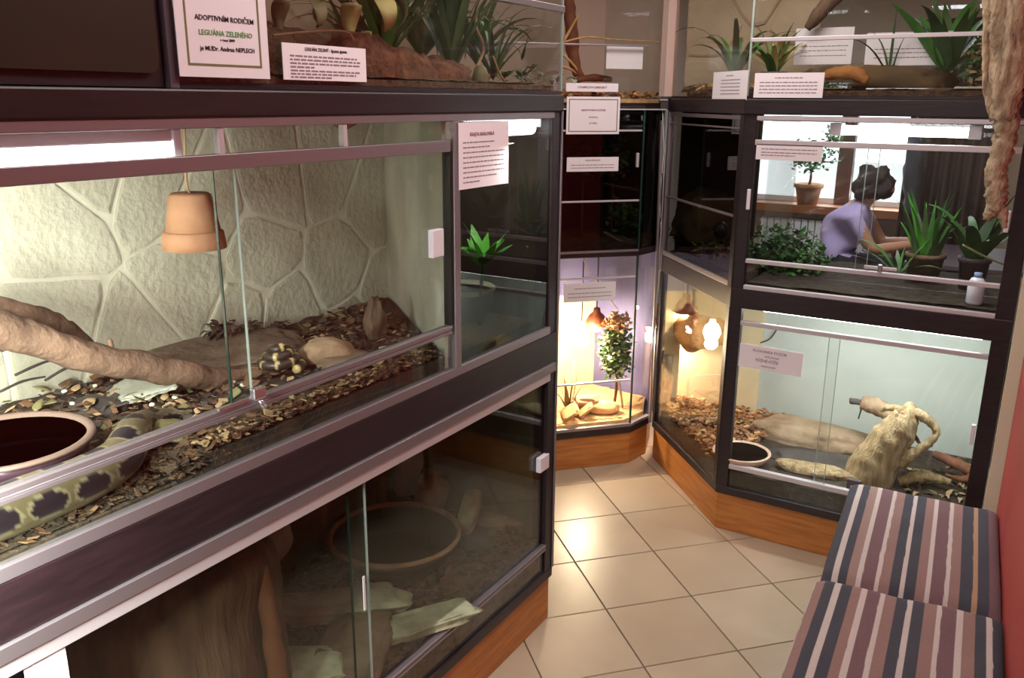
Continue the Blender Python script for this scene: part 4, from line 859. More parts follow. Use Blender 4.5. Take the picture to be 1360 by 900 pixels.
# ================================================================== RIGHT CABINET, LOWER TIER
ri = [(-1.46, 3.81), (-0.965, 3.272), (-0.03, 3.272), (-0.03, 3.955), (-1.46, 3.955)]
soil('soil', ri, 0.201, 0.268, 'soil', 'grey-brown soil floor of the bright lower corner tank', 0.012, 0.03, 16)
scatter('wood_chips', [(-1.45, 3.80), (-0.98, 3.285), (-0.93, 3.40), (-0.86, 3.95), (-1.45, 3.95)], 0.268, 1500, 0.028, ['chips', 'chipslight', 'brownwood', 'chips'], 'wood chips heaped in the warm angled end of the lower corner tank', 23, hump=0.045)
c = pZ(985, 598, 0.325); rb3 = (pZ(1025, 600, 0.325)-c).length
bowl('water_bowl', (c.x, c.y, 0.278), rb3*0.97, 0.047, 'small round pinkish water bowl behind the dark corner post', 'bowlpale', 'bowlpale', 'water', 0.55, 0.09)
rockthing('stone', (-0.72, 3.78, 0.285), (0.26, 0.11, 0.06), 0.0, 70, 'stonetan', 'broad tan sandstone at the rear of the bright lower corner tank', sq=0.7, amp=0.2)
tag(MB().rock((-0.62, 3.56, 0.272), (0.22, 0.09, 0.012), 0.1, 5, 0.3, 3).build('slate', 'darkstone', smooth=True), 'dark slate lying right of the small pinkish bowl', 'stone')
rockthing('stone', (-0.62, 3.42, 0.285), (0.16, 0.05, 0.02), 0.05, 72, 'drift', 'flat pale yellowish stone in front of the dark slate', amp=0.2, sq=0.8)
def py(x, y, Y): return pY(x, y, Y)
YD = 3.50
t = thing('driftwood_root', 'big pale driftwood root leaning in the bright lower corner tank', 'driftwood', py(1170, 640, YD))
P_ = [py(1150, 648, YD), py(1160, 620, YD), py(1178, 590, YD), py(1196, 565, YD), py(1205, 545, YD), py(1200, 538, YD)]
limb('trunk', P_, [pr(p, q) for p, q in zip(P_, (37, 37, 33, 27, 17, 6))], 'drift', t, 0.16, 26, 7, 4, 0.8)
P_ = [py(1200, 546, YD-0.01), py(1220, 550, YD-0.01), py(1235, 560, YD), py(1244, 573, YD), py(1236, 586, YD-0.01), py(1222, 596, YD-0.02), py(1205, 606, YD-0.03), py(1195, 618, YD-0.03)]
limb('loop', P_, [pr(p, q) for p, q in zip(P_, (6, 7, 6, 5, 5, 6, 8, 7))], 'drift', t, 0.4, 12, 5, 6)
P_ = [py(1206, 548, YD), py(1212, 572, YD+0.01), py(1222, 590, YD+0.02)]
limb('prong', P_, [0.010, 0.008, 0.006], 'brownwood', t, 0.4)
P_ = [py(1170, 545, YD+0.02), py(1182, 541, YD+0.01), py(1200, 546, YD)]
limb('prong', P_, [0.008, 0.014, 0.018], 'drift', t, 0.4)
P_ = [py(1140, 630, YD), py(1165, 600, YD-0.035), py(1185, 572, YD-0.02)]
limb('prong', P_, [0.03, 0.035, 0.02], 'drift', t, 0.5, 14, 6, 9)
P_ = [py(1195, 640, YD), py(1225, 632, YD+0.01), py(1262, 640, YD+0.03)]
limb('prong', P_, [0.02, 0.024, 0.012], 'drift', t, 0.4, 12, 5, 12)
P_ = [py(1240, 602, 3.70), py(1262, 612, 3.68), py(1282, 622, 3.66), py(1292, 630, 3.64), py(1280, 637, 3.62), py(1255, 630, 3.62)]
tag(limb('root', P_, [0.015, 0.02, 0.022, 0.018, 0.014, 0.006], 'brownwood', None, 0.4, 12, 5, 7), 'curved reddish brown root right of the big pale driftwood', 'driftwood')
P_ = [py(1130, 532, 3.72), py(1146, 535, 3.70), py(1165, 540, 3.68), py(1190, 555, 3.62)]
c = P_[1]
t = thing('wall_perch', 'short brownish perch fixed behind the big pale driftwood', 'perch', P_[0])
limb('perch_wood', [P_[1], P_[2], P_[3]], [0.03, 0.036, 0.03], 'stonetan', t, 0.3)
limb('bracket', [P_[0], P_[1]], [0.014, 0.012], 'darkstone', t, 0.3); limb('hook', [P_[1], py(1140, 556, 3.7)], [0.004, 0.003], 'darkstone', t)
c = py(1133, 643, 3.235)
t = thing('door_lock', 'dark small lock on the lower rail of the corner cabinet above the back cushion', 'lock', c)
MB().fb(FR, c.x+0.974-0.022, c.x+0.974+0.03, -0.024, -0.0065, c.z-0.018, c.z+0.022).build('lock_body', 'greymul', t, bevel=0.003)
MB().fb(FR, c.x+0.974-0.006, c.x+0.974+0.004, -0.030, -0.024, c.z-0.008, c.z+0.002).build('keyhole_cap', 'steel', t, bevel=0.002)
bq = MB()
for k in range(70):
    bq.ribbon((rnd.uniform(-0.30, -0.06), rnd.uniform(3.45, 3.9), 0.272), (math.cos(k), math.sin(k)), 0.05, 0.02, 0.4, rnd.uniform(0, 0.8), 4, mi=k % 3)
tag(bq.build('leaf_litter', ['dryleaf', 'leafolive', 'root']), 'brown and olive leaf litter around the foot of the big driftwood', 'litter', kind='stuff')
# lamp + wiring of this tier
t = thing('fluorescent_lamp', 'lit lamp tube under the middle plank inside the lower corner tank', 'lamp', (-0.5, 3.4, 0.95))
MB().box(-0.90, -0.08, 3.36, 3.42, 0.951, 0.961).build('fixture_body', 'alubright', t)
MB().tube([(-0.88, 3.39, 0.938), (-0.10, 3.39, 0.938)], 0.012, 12).build('tube', 'tube', t, smooth=True)
area('corner_tank_tube_light', (-0.49, 3.42, 0.925), (0, 0.35, -1), 0.78, 0.03, 7.5, (0.90, 0.97, 1.0)); bpy.data.objects['corner_tank_tube_light'].rotation_euler = (math.radians(20), 0, 0)
P_ = [py(1010, 455, 3.95), py(1022, 450, 3.95), py(1030, 440, 3.95), py(1034, 430, 3.95)]
tag(limb('cable', P_, [0.0035]*4, 'greymul', None, 0, 6), 'short grey cable on the pale green wall above the handwritten note', 'cable')
c = fmp(FA, 886, 436, 0.07); 
heatlamp((c.x, c.y, c.z), 'glowing heat lamp at the left inside the warm angled end', 12, top=0.962)
c = fmp(FA, 911, 416, 0.13); heatlamp((c.x, c.y, c.z), 'heat lamp copy for a reflected glow, higher and further back in the warm angled end', 30, top=0.962)  # one glow of this pair is a reflection, built as an extra lamp
def rest(px_list, F, d, rads): P = [fmp(F, x, y, d) for x, y in px_list]; return P, [pr(p, q) for p, q in zip(P, rads)]
P_, R_ = rest([(878, 415), (900, 432), (925, 440), (955, 440)], FA, 0.17, (14, 22, 25, 16))
tag(limb('bark_tunnel', P_, R_, 'hide', None, 0.35, 20, 6, 8), 'orange cork tunnel fixed high behind the heat lamps in the warm angled end', 'bark')
P_, R_ = rest([(879, 470), (877, 510), (875, 545), (872, 566)], FA, 0.03, (7, 7, 8, 9))
for p in P_: p.x = max(p.x, -1.44)
tag(limb('pole', P_, R_, 'drifttan', None, 0.25, 12, 6, 8), 'upright bark pole at the left edge of the warm angled end', 'branch')
P_, R_ = rest([(889, 480), (888, 520), (884, 548), (872, 568)], FA, 0.06, (3, 3, 4, 4))
tag(limb('pole', P_, R_, 'stonewarm', None, 0.25, 10, 6, 8), 'thinner stick beside the upright bark pole in the warm angled end', 'branch')

# ================================================================== RIGHT CABINET, UPPER TIER
soil('soil', [(-1.40, 3.76), (-0.955, 3.285), (-0.955, 3.95), (-1.40, 3.95)], 1.041, 1.085, 'mulch', 'dark soil in the dim angled upper tier of the corner cabinet', 0.01, 0.03, 18)
soil('soil', [(-0.925, 3.275), (-0.03, 3.275), (-0.03, 3.95), (-0.925, 3.95)], 1.041, 1.062, 'soil', 'thin dark soil in the see-through upper tier of the corner cabinet', 0.006, 0.03, 19)
c = fmp(FA, 942, 300, 0.22)
t = thing('rock_hide', 'dim brown rock with a dark round hole in the angled upper tier', 'rock', (c.x, c.y, 1.086))
MB().rock((c.x, c.y, 1.21), (0.15, 0.11, 0.13), 0.6, 5, 0.3, 4).build('rock_body', 'rock', t, smooth=True)
hc = fmp(FA, 957, 306, 0.10); MB().rock((hc.x, hc.y, hc.z), (0.035, 0.02, 0.04), 0.6, 1, 0.05, 2, 1.0).build('hole', 'rubber', t, smooth=True)
for k, (px_, mm, lab, dd) in enumerate((((905, 345), ['leafdark', 'dryleaf', 'leafolive'], 'dim low plants at the left foot of the rock with the hole', 0.14), ((950, 362), ['leafdark', 'dryleaf', 'leafolive', 'chips'], 'dim low leaves in front of the rock with the hole', 0.10))):
    c = fmp(FA, px_[0], px_[1], dd); bush('low_plant', (c.x, c.y, 1.12), (0.10, 0.07, 0.04), 220, 0.03, mm, lab, 50+k)
# foliage left
c = py(1040, 345, 3.62)
bush('leafy_bush', (c.x, c.y, c.z), (0.19, 0.14, 0.15), 1700, 0.034, ['leafmid', 'leafdark', 'leaf'], 'bushy green plant filling the lower left of the see-through tier', 61, stem=([(c.x, c.y, 1.07), (c.x+0.01, c.y, 1.15), (c.x, c.y, c.z)], [0.008, 0.007, 0.005]))
def planter(c, r0, h, m): return lambda t: MB().lathe((c[0], c[1], c[2]), [(r0*0.75, 0), (r0*0.95, h*0.85), (r0*1.05, h*0.86), (r0*1.05, h), (r0*0.9, h), (r0*0.8, h*0.85), (0, h*0.85)], 24).build('pot', m, t, smooth=True)
c = py(1226, 362, 3.68); b1 = (c.x, c.y, 1.155)
blades('strap_leaved_plant', b1, 24, 0.24, 0.032, 'leaf', 'upright green strap-leaved plant in a reddish pot in the see-through tier', 62, rise=(1.1, 1.5), droop=(0.0, 0.25), mats=['leaf', 'leafmid', 'leafbright'], pot=planter((c.x, c.y, 1.064), 0.072, 0.11, 'bark'), spread=0.05)
c = py(1292, 362, 3.62); b1 = (c.x, c.y, 1.17)
blades('broad_leaved_plant', b1, 16, 0.26, 0.055, 'leafdark', 'broad dark-leaved plant at the right end of the see-through tier', 63, rise=(0.9, 1.5), droop=(0.1, 0.6), mats=['leafdark', 'leaf', 'leafmid'], pot=planter((c.x, c.y, 1.064), 0.055, 0.12, 'greymul'), spread=0.03)
c = py(1190, 375, 3.6); blades('spreading_leaves', (c.x, c.y, 1.10), 11, 0.20, 0.02, 'leaf', 'low spreading long-leaved plant left of the reddish pot', 64, rise=(0.5, 1.1), droop=(0.1, 0.5), mats=['leaf', 'leafmid'])
P_ = [py(1278, 325, 3.5), py(1300, 337, 3.5), py(1318, 345, 3.5), py(1336, 352, 3.5)]
tag(limb('branch', P_, [0.004, 0.005, 0.004, 0.003], 'leafolive'), 'thin slanting olive twig at the lower right of the see-through tier', 'branch')
c = py(1292, 412, 3.34); t = thing('white_bottle', 'white plastic bottle standing right behind the lower glass of the see-through tier', 'bottle', (c.x, c.y, 1.064))
MB().lathe((c.x, c.y, 1.064), [(0.026, 0), (0.028, 0.006), (0.028, 0.075), (0.020, 0.09), (0.012, 0.094)], 20).build('bottle_body', 'plastic', t, smooth=True)
MB().lathe((c.x, c.y, 1.158), [(0.013, 0.0), (0.013, 0.016), (0, 0.016)], 16).build('cap', 'blue', t, smooth=True)
c = py(1170, 352, 3.24); t = thing('door_lock', 'chromed bar lock on the rail of the see-through tier', 'lock', c); u = c.x+0.974
MB().fb(FR, u-0.055, u+0.055, -0.014, -0.0065, 1.168, 1.180).build('lock_bar', 'alubright', t, bevel=0.002)
MB().fb(FR, u-0.008, u+0.008, -0.022, -0.014, 1.160, 1.190).build('lock_body', 'steel', t, bevel=0.003)
t = thing('fluorescent_lamp', 'bright lit lamp at the top of the see-through tier of the corner cabinet', 'lamp', (-0.45, 3.32, 1.64))
u0, u1 = FR.px(1115, 175)[0], FR.px(1285, 178)[0]
MB().fb(FR, 0.05, RL-0.06, 0.03, 0.10, 1.672, 1.690).build('fixture_body', 'greymul', t)
MB().fb(FR, u0-0.04, u0, 0.028, 0.09, 1.625, 1.67).build('end_cap', 'alubright', t, bevel=0.002); MB().fb(FR, u1, u1+0.04, 0.028, 0.09, 1.625, 1.67).build('end_cap', 'alubright', t, bevel=0.002)
MB().tube([FR.w(u0, 0.055, 1.645), FR.w(u1, 0.055, 1.645)], 0.017, 14).build('tube', 'tube', t, smooth=True)
area('see_through_tier_tube_light', FR.w((u0+u1)/2, 0.07, 1.622), (0, 0, -1), u1-u0, 0.03, 1.8, (0.95, 0.98, 1.0))

# ================================================================== TANK ON THE RIGHT CABINET
soil('soil', [(-1.40, 3.77), (-0.96, 3.30), (-0.03, 3.30), (-0.03, 3.94), (-1.40, 3.94)], 1.762, 1.785, 'mulch', 'brown soil floor of the planted tank on the corner cabinet', 0.01, 0.03, 20)
scatter('wood_chips', [(-1.42, 3.78), (-1.02, 3.36), (-1.0, 3.55), (-1.3, 3.92)], 1.788, 260, 0.035, ['chips', 'chipslight', 'leafolive'], 'yellowish chips in the angled end of the tank on the corner cabinet', 33, hump=0.02)
c = fmp(FA, 975, 108, 0.16); b1 = (c.x, c.y, 1.80)
t = thing('arching_plant', 'dark green arching long-leaved plant left of the glass corner, above the note', 'plant', b1)
for k in range(14):
    a = k*0.62; MB().ribbon(b1, (math.cos(a), math.sin(a)), 0.30+0.06*(k % 3), 0.028, 0.75, 1.35-0.05*(k % 4), 9, twist=0.2, shape=0.6).build('leaf', ['leafmid', 'leaf', 'leafdark'][k % 3], t, smooth=True)
limb('stem', [(c.x, c.y, 1.775), (c.x, c.y, 1.86)], [0.010, 0.007], 'leafdark', t)
c = py(1030, 75, 3.62); b1 = (c.x, c.y, 1.84)
blades('variegated_plant', b1, 22, 0.22, 0.03, 'leafcream', 'cream and green variegated plant right of the glass corner', 71, rise=(0.9, 1.5), droop=(0.1, 0.7), mats=['leafcream', 'leafmid', 'leafcream', 'leaf'], pot=planter((c.x, c.y, 1.786), 0.05, 0.07, 'greymul'))
P_ = [py(1072, 38, 3.7), py(1085, 22, 3.7), py(1100, 5, 3.72), py(1122, -18, 3.75)]
tag(limb('branch', P_, [pr(p, q) for p, q in zip(P_, (5, 9, 10, 11))], 'bark', None, 0.3, 12, 5, 3), 'slanting brown branch rising behind the variegated plant', 'branch')
P_ = [py(1088, 104, 3.6), py(1110, 97, 3.6), py(1135, 98, 3.6), py(1152, 108, 3.6)]
tag(limb('cork_branch', P_, [pr(p, q) for p, q in zip(P_, (4, 8, 9, 6))], 'hide', None, 0.35, 12, 5, 5), 'orange curved piece of bark lying behind the lower papers of the top right tank', 'bark')
rockthing('stone', (-0.62, 3.80, 1.82), (0.28, 0.10, 0.07), 0, 80, 'rock', 'long brown rock ledge at the rear of the tank on the corner cabinet', sq=0.8, amp=0.25)
c = py(1185, 60, 3.75); blades('thin_reed_plant', (c.x, c.y, 1.86), 8, 0.26, 0.012, 'leafdark', 'sparse dark reed leaves rising between the papers of the top right tank', 73, rise=(0.9, 1.4), droop=(0.2, 0.8), mats=['leafdark', 'leafmid'])
c = py(1262, 60, 3.70); blades('big_green_plant', (c.x, c.y, 1.85), 18, 0.34, 0.06, 'leafmid', 'big blue-green leaved plant at the right of the top right tank', 74, rise=(0.9, 1.5), droop=(0.0, 0.5), mats=['leafmid', 'leafdark', 'leaf'])
c = py(1296, 100, 3.6); bush('leafy_bush', (c.x, c.y, 1.87), (0.06, 0.08, 0.09), 220, 0.035, ['leafdark', 'leafmid', 'root'], 'small dark bush behind the hanging driftwood in the top right tank', 75)
c = py(1090, 131, 3.40); bush('moss_clump', (c.x, c.y, 1.795), (0.10, 0.04, 0.025), 260, 0.016, ['leafdark', 'leafmid'], 'low clump of small green leaves right under the wide label at the glass corner', 76)
for k, (q0, q1, lab, dd) in enumerate((((1058, 38), (1130, 85), 'white paper sheet with faint print, left one behind the top rail', 0.50), ((1152, 44), (1270, 86), 'wide white paper sheet behind the top rail, right one', 0.50))):
    sign(FR, q0, q1, lab, d=dd, small=[(0.0, -0.4, 0.42), (-0.12, -0.4, 0.4), (-0.26, -0.4, 0.4)], m='paper')
for k, (q0, q1, lab) in enumerate((((1100, 110), (1124, 141), 'small white block imitating the bright window, low behind the glass beside the leafy clump'), ((1150, 117), (1266, 148), 'long white block imitating the bright window, low behind the glass of the top right tank'))):
    a, zt_ = FR.px(q0[0], q0[1], 0.25); b_, zb_ = FR.px(q1[0], q1[1], 0.25); zb_ = max(zb_, 1.79)
    t = thing('window_patch_small' if k == 0 else 'window_patch_long', lab, 'box', FR.w(a, 0.25, zb_))  # solid white block painting the bright window beyond the glass
    MB().fb(FR, a+0.004, b_-0.004, 0.255, 0.335, zb_, zt_-0.006).build('box_body', 'plastic', t, bevel=0.003)
    MB().fb(FR, a, b_, 0.25, 0.34, zt_-0.006, zt_).build('patch_top', 'blue' if k == 0 else 'plastic', t, bevel=0.002)
bq = MB()
for k in range(16):
    q = py(1268+3*k, 134+0.4*k, 3.36); bq.rock((q.x, q.y, 1.790), (0.008, 0.006, 0.005), k, k, 0.2, 1)
tag(bq.build('gravel', 'pebble', smooth=True), 'row of white gravel low at the right of the top right tank', 'gravel', kind='stuff')

# ================================================================== HANGING DRIFTWOOD in front
YH = 3.03
t = thing('hanging_driftwood', 'long twisted tan driftwood hanging in front of the right end of the corner cabinet', 'driftwood', py(1330, 60, YH))
def hd(name, pts, rads, sd, Y=YH, rough=0.5, m='drifttan'):
    P = [py(x, y, Y+dy) for x, y, dy in pts]; limb(name, P, [pr(p, q) for p, q in zip(P, rads)], m, t, rough, 16, 7, sd)
hd('trunk', [(1338, -95, 0.02), (1336, -30, 0.01), (1337, 20, 0), (1336, 70, 0), (1334, 120, 0), (1336, 165, 0), (1330, 200, 0), (1322, 230, 0), (1324, 258, 0), (1322, 282, 0)], (26, 24, 21, 19, 18, 15, 13, 12, 13, 8), 3)
hd('strand', [(1352, -80, -0.03), (1354, -10, -0.03), (1350, 60, -0.03), (1345, 120, -0.02), (1338, 160, -0.01)], (18, 17, 13, 11, 8), 5)
hd('strand', [(1318, -60, 0.0), (1316, 0, -0.01), (1311, 35, -0.01), (1309, 85, -0.01), (1312, 125, 0), (1324, 158, 0)], (10, 9, 5, 4, 5, 8), 7)
hd('strand', [(1350, -50, -0.05), (1345, 30, -0.045), (1338, 90, -0.04), (1333, 130, -0.02)], (8, 8, 7, 6), 9)
hd('prong', [(1322, 275, 0), (1315, 283, 0), (1311, 292, 0)], (9, 8, 4), 11)
hd('prong', [(1326, 270, 0), (1332, 288, 0), (1334, 303, 0)], (8, 6, 3), 13)
p0 = py(1338, -90, YH); MB().tube([(p0.x, p0.y, p0.z-0.02), (p0.x, p0.y, 2.6)], 0.003, 6).build('hanging_wire', 'steel', t)

# ================================================================== SIGNS
sign(FL, (224, -62), (359, 105), 'large certificate with an olive frame line, black and green lettering, left above the plank', [
    ('ADOPTIVNÍM RODIČEM', 0.02, 0.01, 0.0118, 'ink'), ('LEGUÁNA ZELENÉHO', 0.02, -0.115, 0.0118, 'inkgreen'), ('v roce 2009', 0.03, -0.17, 0.0065, 'ink'), ('je MUDr. Andrea NEPLECH', 0.03, -0.25, 0.0102, 'ink')],
    border=('paperedge', 0.018, 0.004), d=-0.013, cat='certificate')
sign(FL, (374, 56), (487, 109), 'small pink-white info card in front of the cream leaves of the top left tank', [('LEGUÁN ZELENÝ - Iguana iguana', 0.0, 0.36, 0.0085, 'ink')],
    d=-0.006, small=[(0.16, -0.42, 0.38), (0.06, -0.42, 0.42), (-0.04, -0.42, 0.42), (-0.14, -0.42, -0.15), (-0.24, -0.42, 0.42), (-0.33, -0.42, 0.36), (-0.42, -0.42, 0.05)])
t = sign(FL, (609, 163), (675, 243), 'creased rectangular text sheet taped over the dim end tank', [('KRAJTA KRÁLOVSKÁ', -0.05, 0.32, 0.012, 'inkred')],
    d=-0.010, small=[(0.20-0.075*k, -0.42, [0.2, 0.1, 0.42, 0.42, 0.42, 0.40, 0.42, 0.25, -0.1, 0.42, -0.1][k]) for k in range(9)])
sign(FL, (28, 868), (106, 985), 'plain white sheet stuck to the lower left tank at the bottom edge of the picture', d=-0.006, small=[(0.1, -0.3, 0.3), (0.0, -0.3, 0.35)])
sign(FM, (752, 110), (821, 122), 'narrow strip label on the tank directly above the framed certificate', [('CHAMELEON JEMENSKÝ', 0, 0, 0.0125, 'inkred')], d=-0.008)
sign(FM, (753, 128), (822, 178), 'small olive-framed certificate on the narrow corner cabinet', [('ADOPTIVNÍM RODIČEM', 0, 0.14, 0.0105, 'inkred'), ('chameleona', 0, -0.04, 0.009, 'inkgrey'), ('je rodina', 0, -0.2, 0.010, 'inkred')], border=('paperedge', 0.010, 0.004), d=-0.012, cat='certificate')
sign(FM, (753, 209), (821, 227), 'white strip label below the small framed certificate', [('GEKON OBROVSKÝ', 0, 0.28, 0.008, 'inkred')], d=-0.008, small=[(-0.05, -0.42, 0.42), (-0.25, -0.42, 0.42)])
sign(FM, (749, 377), (817, 398), 'white strip label on the heat-lamp tank of the narrow corner cabinet', d=-0.008, small=[(0.2, -0.3, 0.3), (-0.05, -0.42, 0.42), (-0.25, -0.42, 0.42)])
sign(FA, (948, 96), (991, 133), 'square white note on the angled glass left of the glass corner', d=-0.006, small=[(0.35, -0.1, 0.1), (0.2, -0.25, 0.3), (0.08, -0.25, 0.3), (-0.04, -0.25, 0.3), (-0.16, -0.25, 0.3), (-0.28, -0.25, 0.3)])
sign(FR, (1003, 97), (1092, 130), 'wide white text label right of the glass corner on the front glass', d=-0.006, small=[(0.3, -0.2, 0.2), (0.12, -0.42, 0.42), (-0.02, -0.42, 0.42), (-0.16, -0.42, 0.42), (-0.3, -0.42, 0.42)])
sign(FR, (1005, 191), (1091, 215), 'wide white text label at the upper left of the see-through tier', d=-0.006, small=[(0.2, -0.42, 0.42), (-0.02, -0.42, 0.42), (-0.2, -0.42, 0.1)])
sign(FR, (983, 456), (1064, 500), 'handwritten note with four violet-grey lines on the lower corner tank', [
    ('KLOKANKA POZOR', -0.02, 0.30, 0.0145, 'inkgrey'), ('silně jedovatá', 0.02, 0.10, 0.010, 'inkblue'), ('RŮŽNÉ KŮŽE', -0.05, -0.10, 0.0145, 'inkgrey'), ('nesahat prosím', -0.02, -0.32, 0.0095, 'inkgrey')], d=-0.006, tilt=-0.02)

# ================================================================== CUSHIONS AND BENCH
def striped(name, cols):
    m = mat(name, (0.5, 0.5, 0.5), 0.92, bump=0.5, scale=260); nt = m.node_tree; b = nt.nodes['Principled BSDF']
    a = nt.nodes.new('ShaderNodeVertexColor'); a.layer_name = 'col'; n = nt.nodes.new('ShaderNodeTexNoise'); n.inputs['Scale'].default_value = 180
    mx = nt.nodes.new('ShaderNodeMix'); mx.data_type = 'RGBA'; mx.blend_type = 'MULTIPLY'; mx.inputs[0].default_value = 0.5
    nt.links.new(a.outputs[0], mx.inputs[6]); nt.links.new(n.outputs['Color'], mx.inputs[7]); nt.links.new(mx.outputs[2], b.inputs['Base Color']); 
    return m
M['cushion_fabric'] = striped('striped_chenille', None)
SC = {'d': hexc('4a4a54'), 'w': hexc('dccdc6'), 't': hexc('a27f78'), 'b': hexc('836266'), 'o': hexc('c49a78'), 'T': hexc('a98a80')}
st1 = [(400, 'd'), (440, 'w'), (463, 'd'), (495, 'T'), (530, 'w'), (550, 'b'), (598, 'w'), (615, 't'), (653, 'd'), (690, 'w'), (706, 'd'), (745, 't'), (780, 'w'), (797, 'b'), (845, 'w'), (862, 't'), (898, 'd'), (942, 'o'), (960, 'd'), (1000, 'b'), (1045, 'b')]
st2 = [(280, 'w'), (288, 't'), (328, 'd'), (374, 'w'), (402, 'd'), (450, 't'), (490, 'w'), (515, 'b'), (570, 'w'), (592, 't'), (640, 'd'), (685, 'w'), (708, 'd'), (755, 't'), (805, 'w'), (825, 'b'), (885, 'w'), (910, 't'), (958, 'd'), (1000, 'w'), (1025, 'd'), (1070, 'd')]
def cushion(corners, stripes, label, ztop, th=0.055, roll=0.02, seed=0):
    # corners: back-left, back-right, front-right, front-left (world x,y)
    BL, BR, FRr, FLl = [Vector(c) for c in corners]; b = MB(); NU, NV = 300, 30; vs = []; cols = []
    s0_, s1_ = stripes[0][0], stripes[-1][0]
    def col(u):
        x = s0_+(s1_-s0_)*u; c = stripes[0][1]
        for q, k in stripes:
            if x >= q: c = k
        return SC[c]
    for side in (1, -1):
        for j in range(NV+1):
            for i in range(NU+1):
                u, v = i/NU, j/NV
                p = (BL*(1-u)+BR*u)*(1-v)+(FLl*(1-u)+FRr*u)*v
                eu, ev = min(u, 1-u)*2, min(v, 1-v)*2
                e = (1-(1-min(1, eu*5))**2.2)**0.5*(1-(1-min(1, ev*6))**2.2)**0.5
                z = ztop-th/2+side*(th/2)*e
                z += 0.005*noise.noise(Vector((p.x*9, p.y*9, seed)))*e-(roll*max(0, (v-0.8)/0.2)**2)
                vs.append((p.x, p.y, z)); cols.append(col(min(0.999, u+0.0014*noise.noise(Vector((v*14, u*9, seed))))))
    W = NU+1; off = (NV+1)*W; fs = []
    for j in range(NV):
        for i in range(NU):
            a = j*W+i; fs.append((a, a+W, a+W+1, a+1)); fs.append((off+a, off+a+1, off+a+W+1, off+a+W))
    b.add(vs, fs, 0, cols); o = b.build('seat_cushion', 'cushion_fabric', smooth=True); return tag(o, label, 'cushion')
ZT = 0.43
def q2(x, y, z=ZT-0.012): p = pZ(x, y, z); return (p.x, p.y)
cushion([q2(1130, 640), q2(1326, 678), q2(1332, 818), q2(1090, 762)], st1, 'striped cushion at the back, next to the corner cabinet', ZT, seed=1)
cushion([q2(1084, 765), q2(1333, 822), q2(1338, 1010), q2(1010, 965)], st2, 'striped cushion in front, cut by the bottom edge of the picture', ZT, seed=5)
def stool(x0, x1, y0_, y1_, label):
    t = thing('stool', label, 'stool', ((x0+x1)/2, (y0_+y1_)/2, 0))
    MB().box(x0, x1, y0_, y1_, 0.34, 0.366).build('seat', 'board', t, bevel=0.004)
    for ax in (x0+0.03, x1-0.06):
        for ay in (y0_+0.03, y1_-0.06): MB().box(ax, ax+0.03, ay, ay+0.03, 0, 0.34).build('leg', 'board', t)
    MB().box(x0+0.04, x1-0.04, y0_+0.04, y1_-0.04, 0.30, 0.34).build('apron', 'board', t)
stool(-0.34, 0.0, 2.52, 2.95, 'plain wooden stool hidden under the back striped cushion')
stool(-0.31, 0.05, 1.98, 2.28, 'plain wooden stool hidden under the front striped cushion')

# ================================================================== FAR ROOM: person, ficus, table
def skinned(name, verts, edges, m, parent=None, sub=2, root=0):
    me = bpy.data.meshes.new(name); me.from_pydata([v[0] for v in verts], edges, []); me.materials.append(M[m]) if isinstance(m, str) else [me.materials.append(M[x]) for x in m]
    o = bpy.data.objects.new(name, me); C.objects.link(o); o.modifiers.new('skin', 'SKIN'); s_ = o.modifiers.new('sub', 'SUBSURF'); s_.levels = sub; s_.render_levels = sub
    if not me.skin_vertices: me.attributes
    for i, v in enumerate(verts):
        rr_ = v[1] if isinstance(v[1], tuple) else (v[1], v[1]); me.skin_vertices[0].data[i].radius = rr_
        me.skin_vertices[0].data[i].use_root = (i == root)
    o.modifiers['skin'].use_smooth_shade = True
    if parent: o.parent = parent; o.matrix_parent_inverse = parent.matrix_world.inverted()
    return o
YP = 6.2
hp = py(1160, 250, YP); pel = py(1108, 338, YP); ch = py(1128, 285, YP); nk = py(1146, 268, YP)
pt = thing('person', 'person in a lavender shirt and dark trousers, sitting bent forward with back turned', 'person', (pel.x, pel.y, 0))
V = [((pel.x, pel.y, pel.z-0.02), (0.13, 0.17)), ((pel.x+0.01, YP, pel.z+0.13), (0.12, 0.16)), ((ch.x-0.01, YP, ch.z-0.06), (0.125, 0.17)), ((ch.x+0.03, YP, ch.z+0.03), (0.11, 0.17)), ((nk.x, YP, nk.z), (0.055, 0.055)), ((hp.x, YP, hp.z-0.02), (0.075, 0.07)), ((hp.x+0.012, YP, hp.z+0.04), (0.08, 0.075)),
     ((ch.x+0.07, YP-0.17, ch.z-0.01), 0.055), ((ch.x+0.20, YP-0.20, ch.z-0.20), 0.042), ((ch.x+0.40, YP-0.10, ch.z-0.16), 0.032), ((ch.x+0.46, YP-0.06, ch.z-0.16), 0.028),
     ((ch.x+0.07, YP+0.17, ch.z-0.01), 0.055), ((ch.x+0.20, YP+0.20, ch.z-0.20), 0.042), ((ch.x+0.40, YP+0.08, ch.z-0.16), 0.032), ((ch.x+0.46, YP+0.05, ch.z-0.16), 0.028),
     ((pel.x+0.06, YP-0.10, pel.z-0.05), 0.09), ((pel.x+0.42, YP-0.14, pel.z-0.07), 0.065), ((pel.x+0.40, YP-0.14, pel.z-0.38), 0.05), ((pel.x+0.38, YP-0.14, 0.06), 0.038), ((pel.x+0.54, YP-0.14, 0.035), 0.034),
     ((pel.x+0.06, YP+0.10, pel.z-0.05), 0.09), ((pel.x+0.42, YP+0.14, pel.z-0.07), 0.065), ((pel.x+0.40, YP+0.14, pel.z-0.38), 0.05), ((pel.x+0.38, YP+0.14, 0.06), 0.038), ((pel.x+0.54, YP+0.14, 0.035), 0.034)]
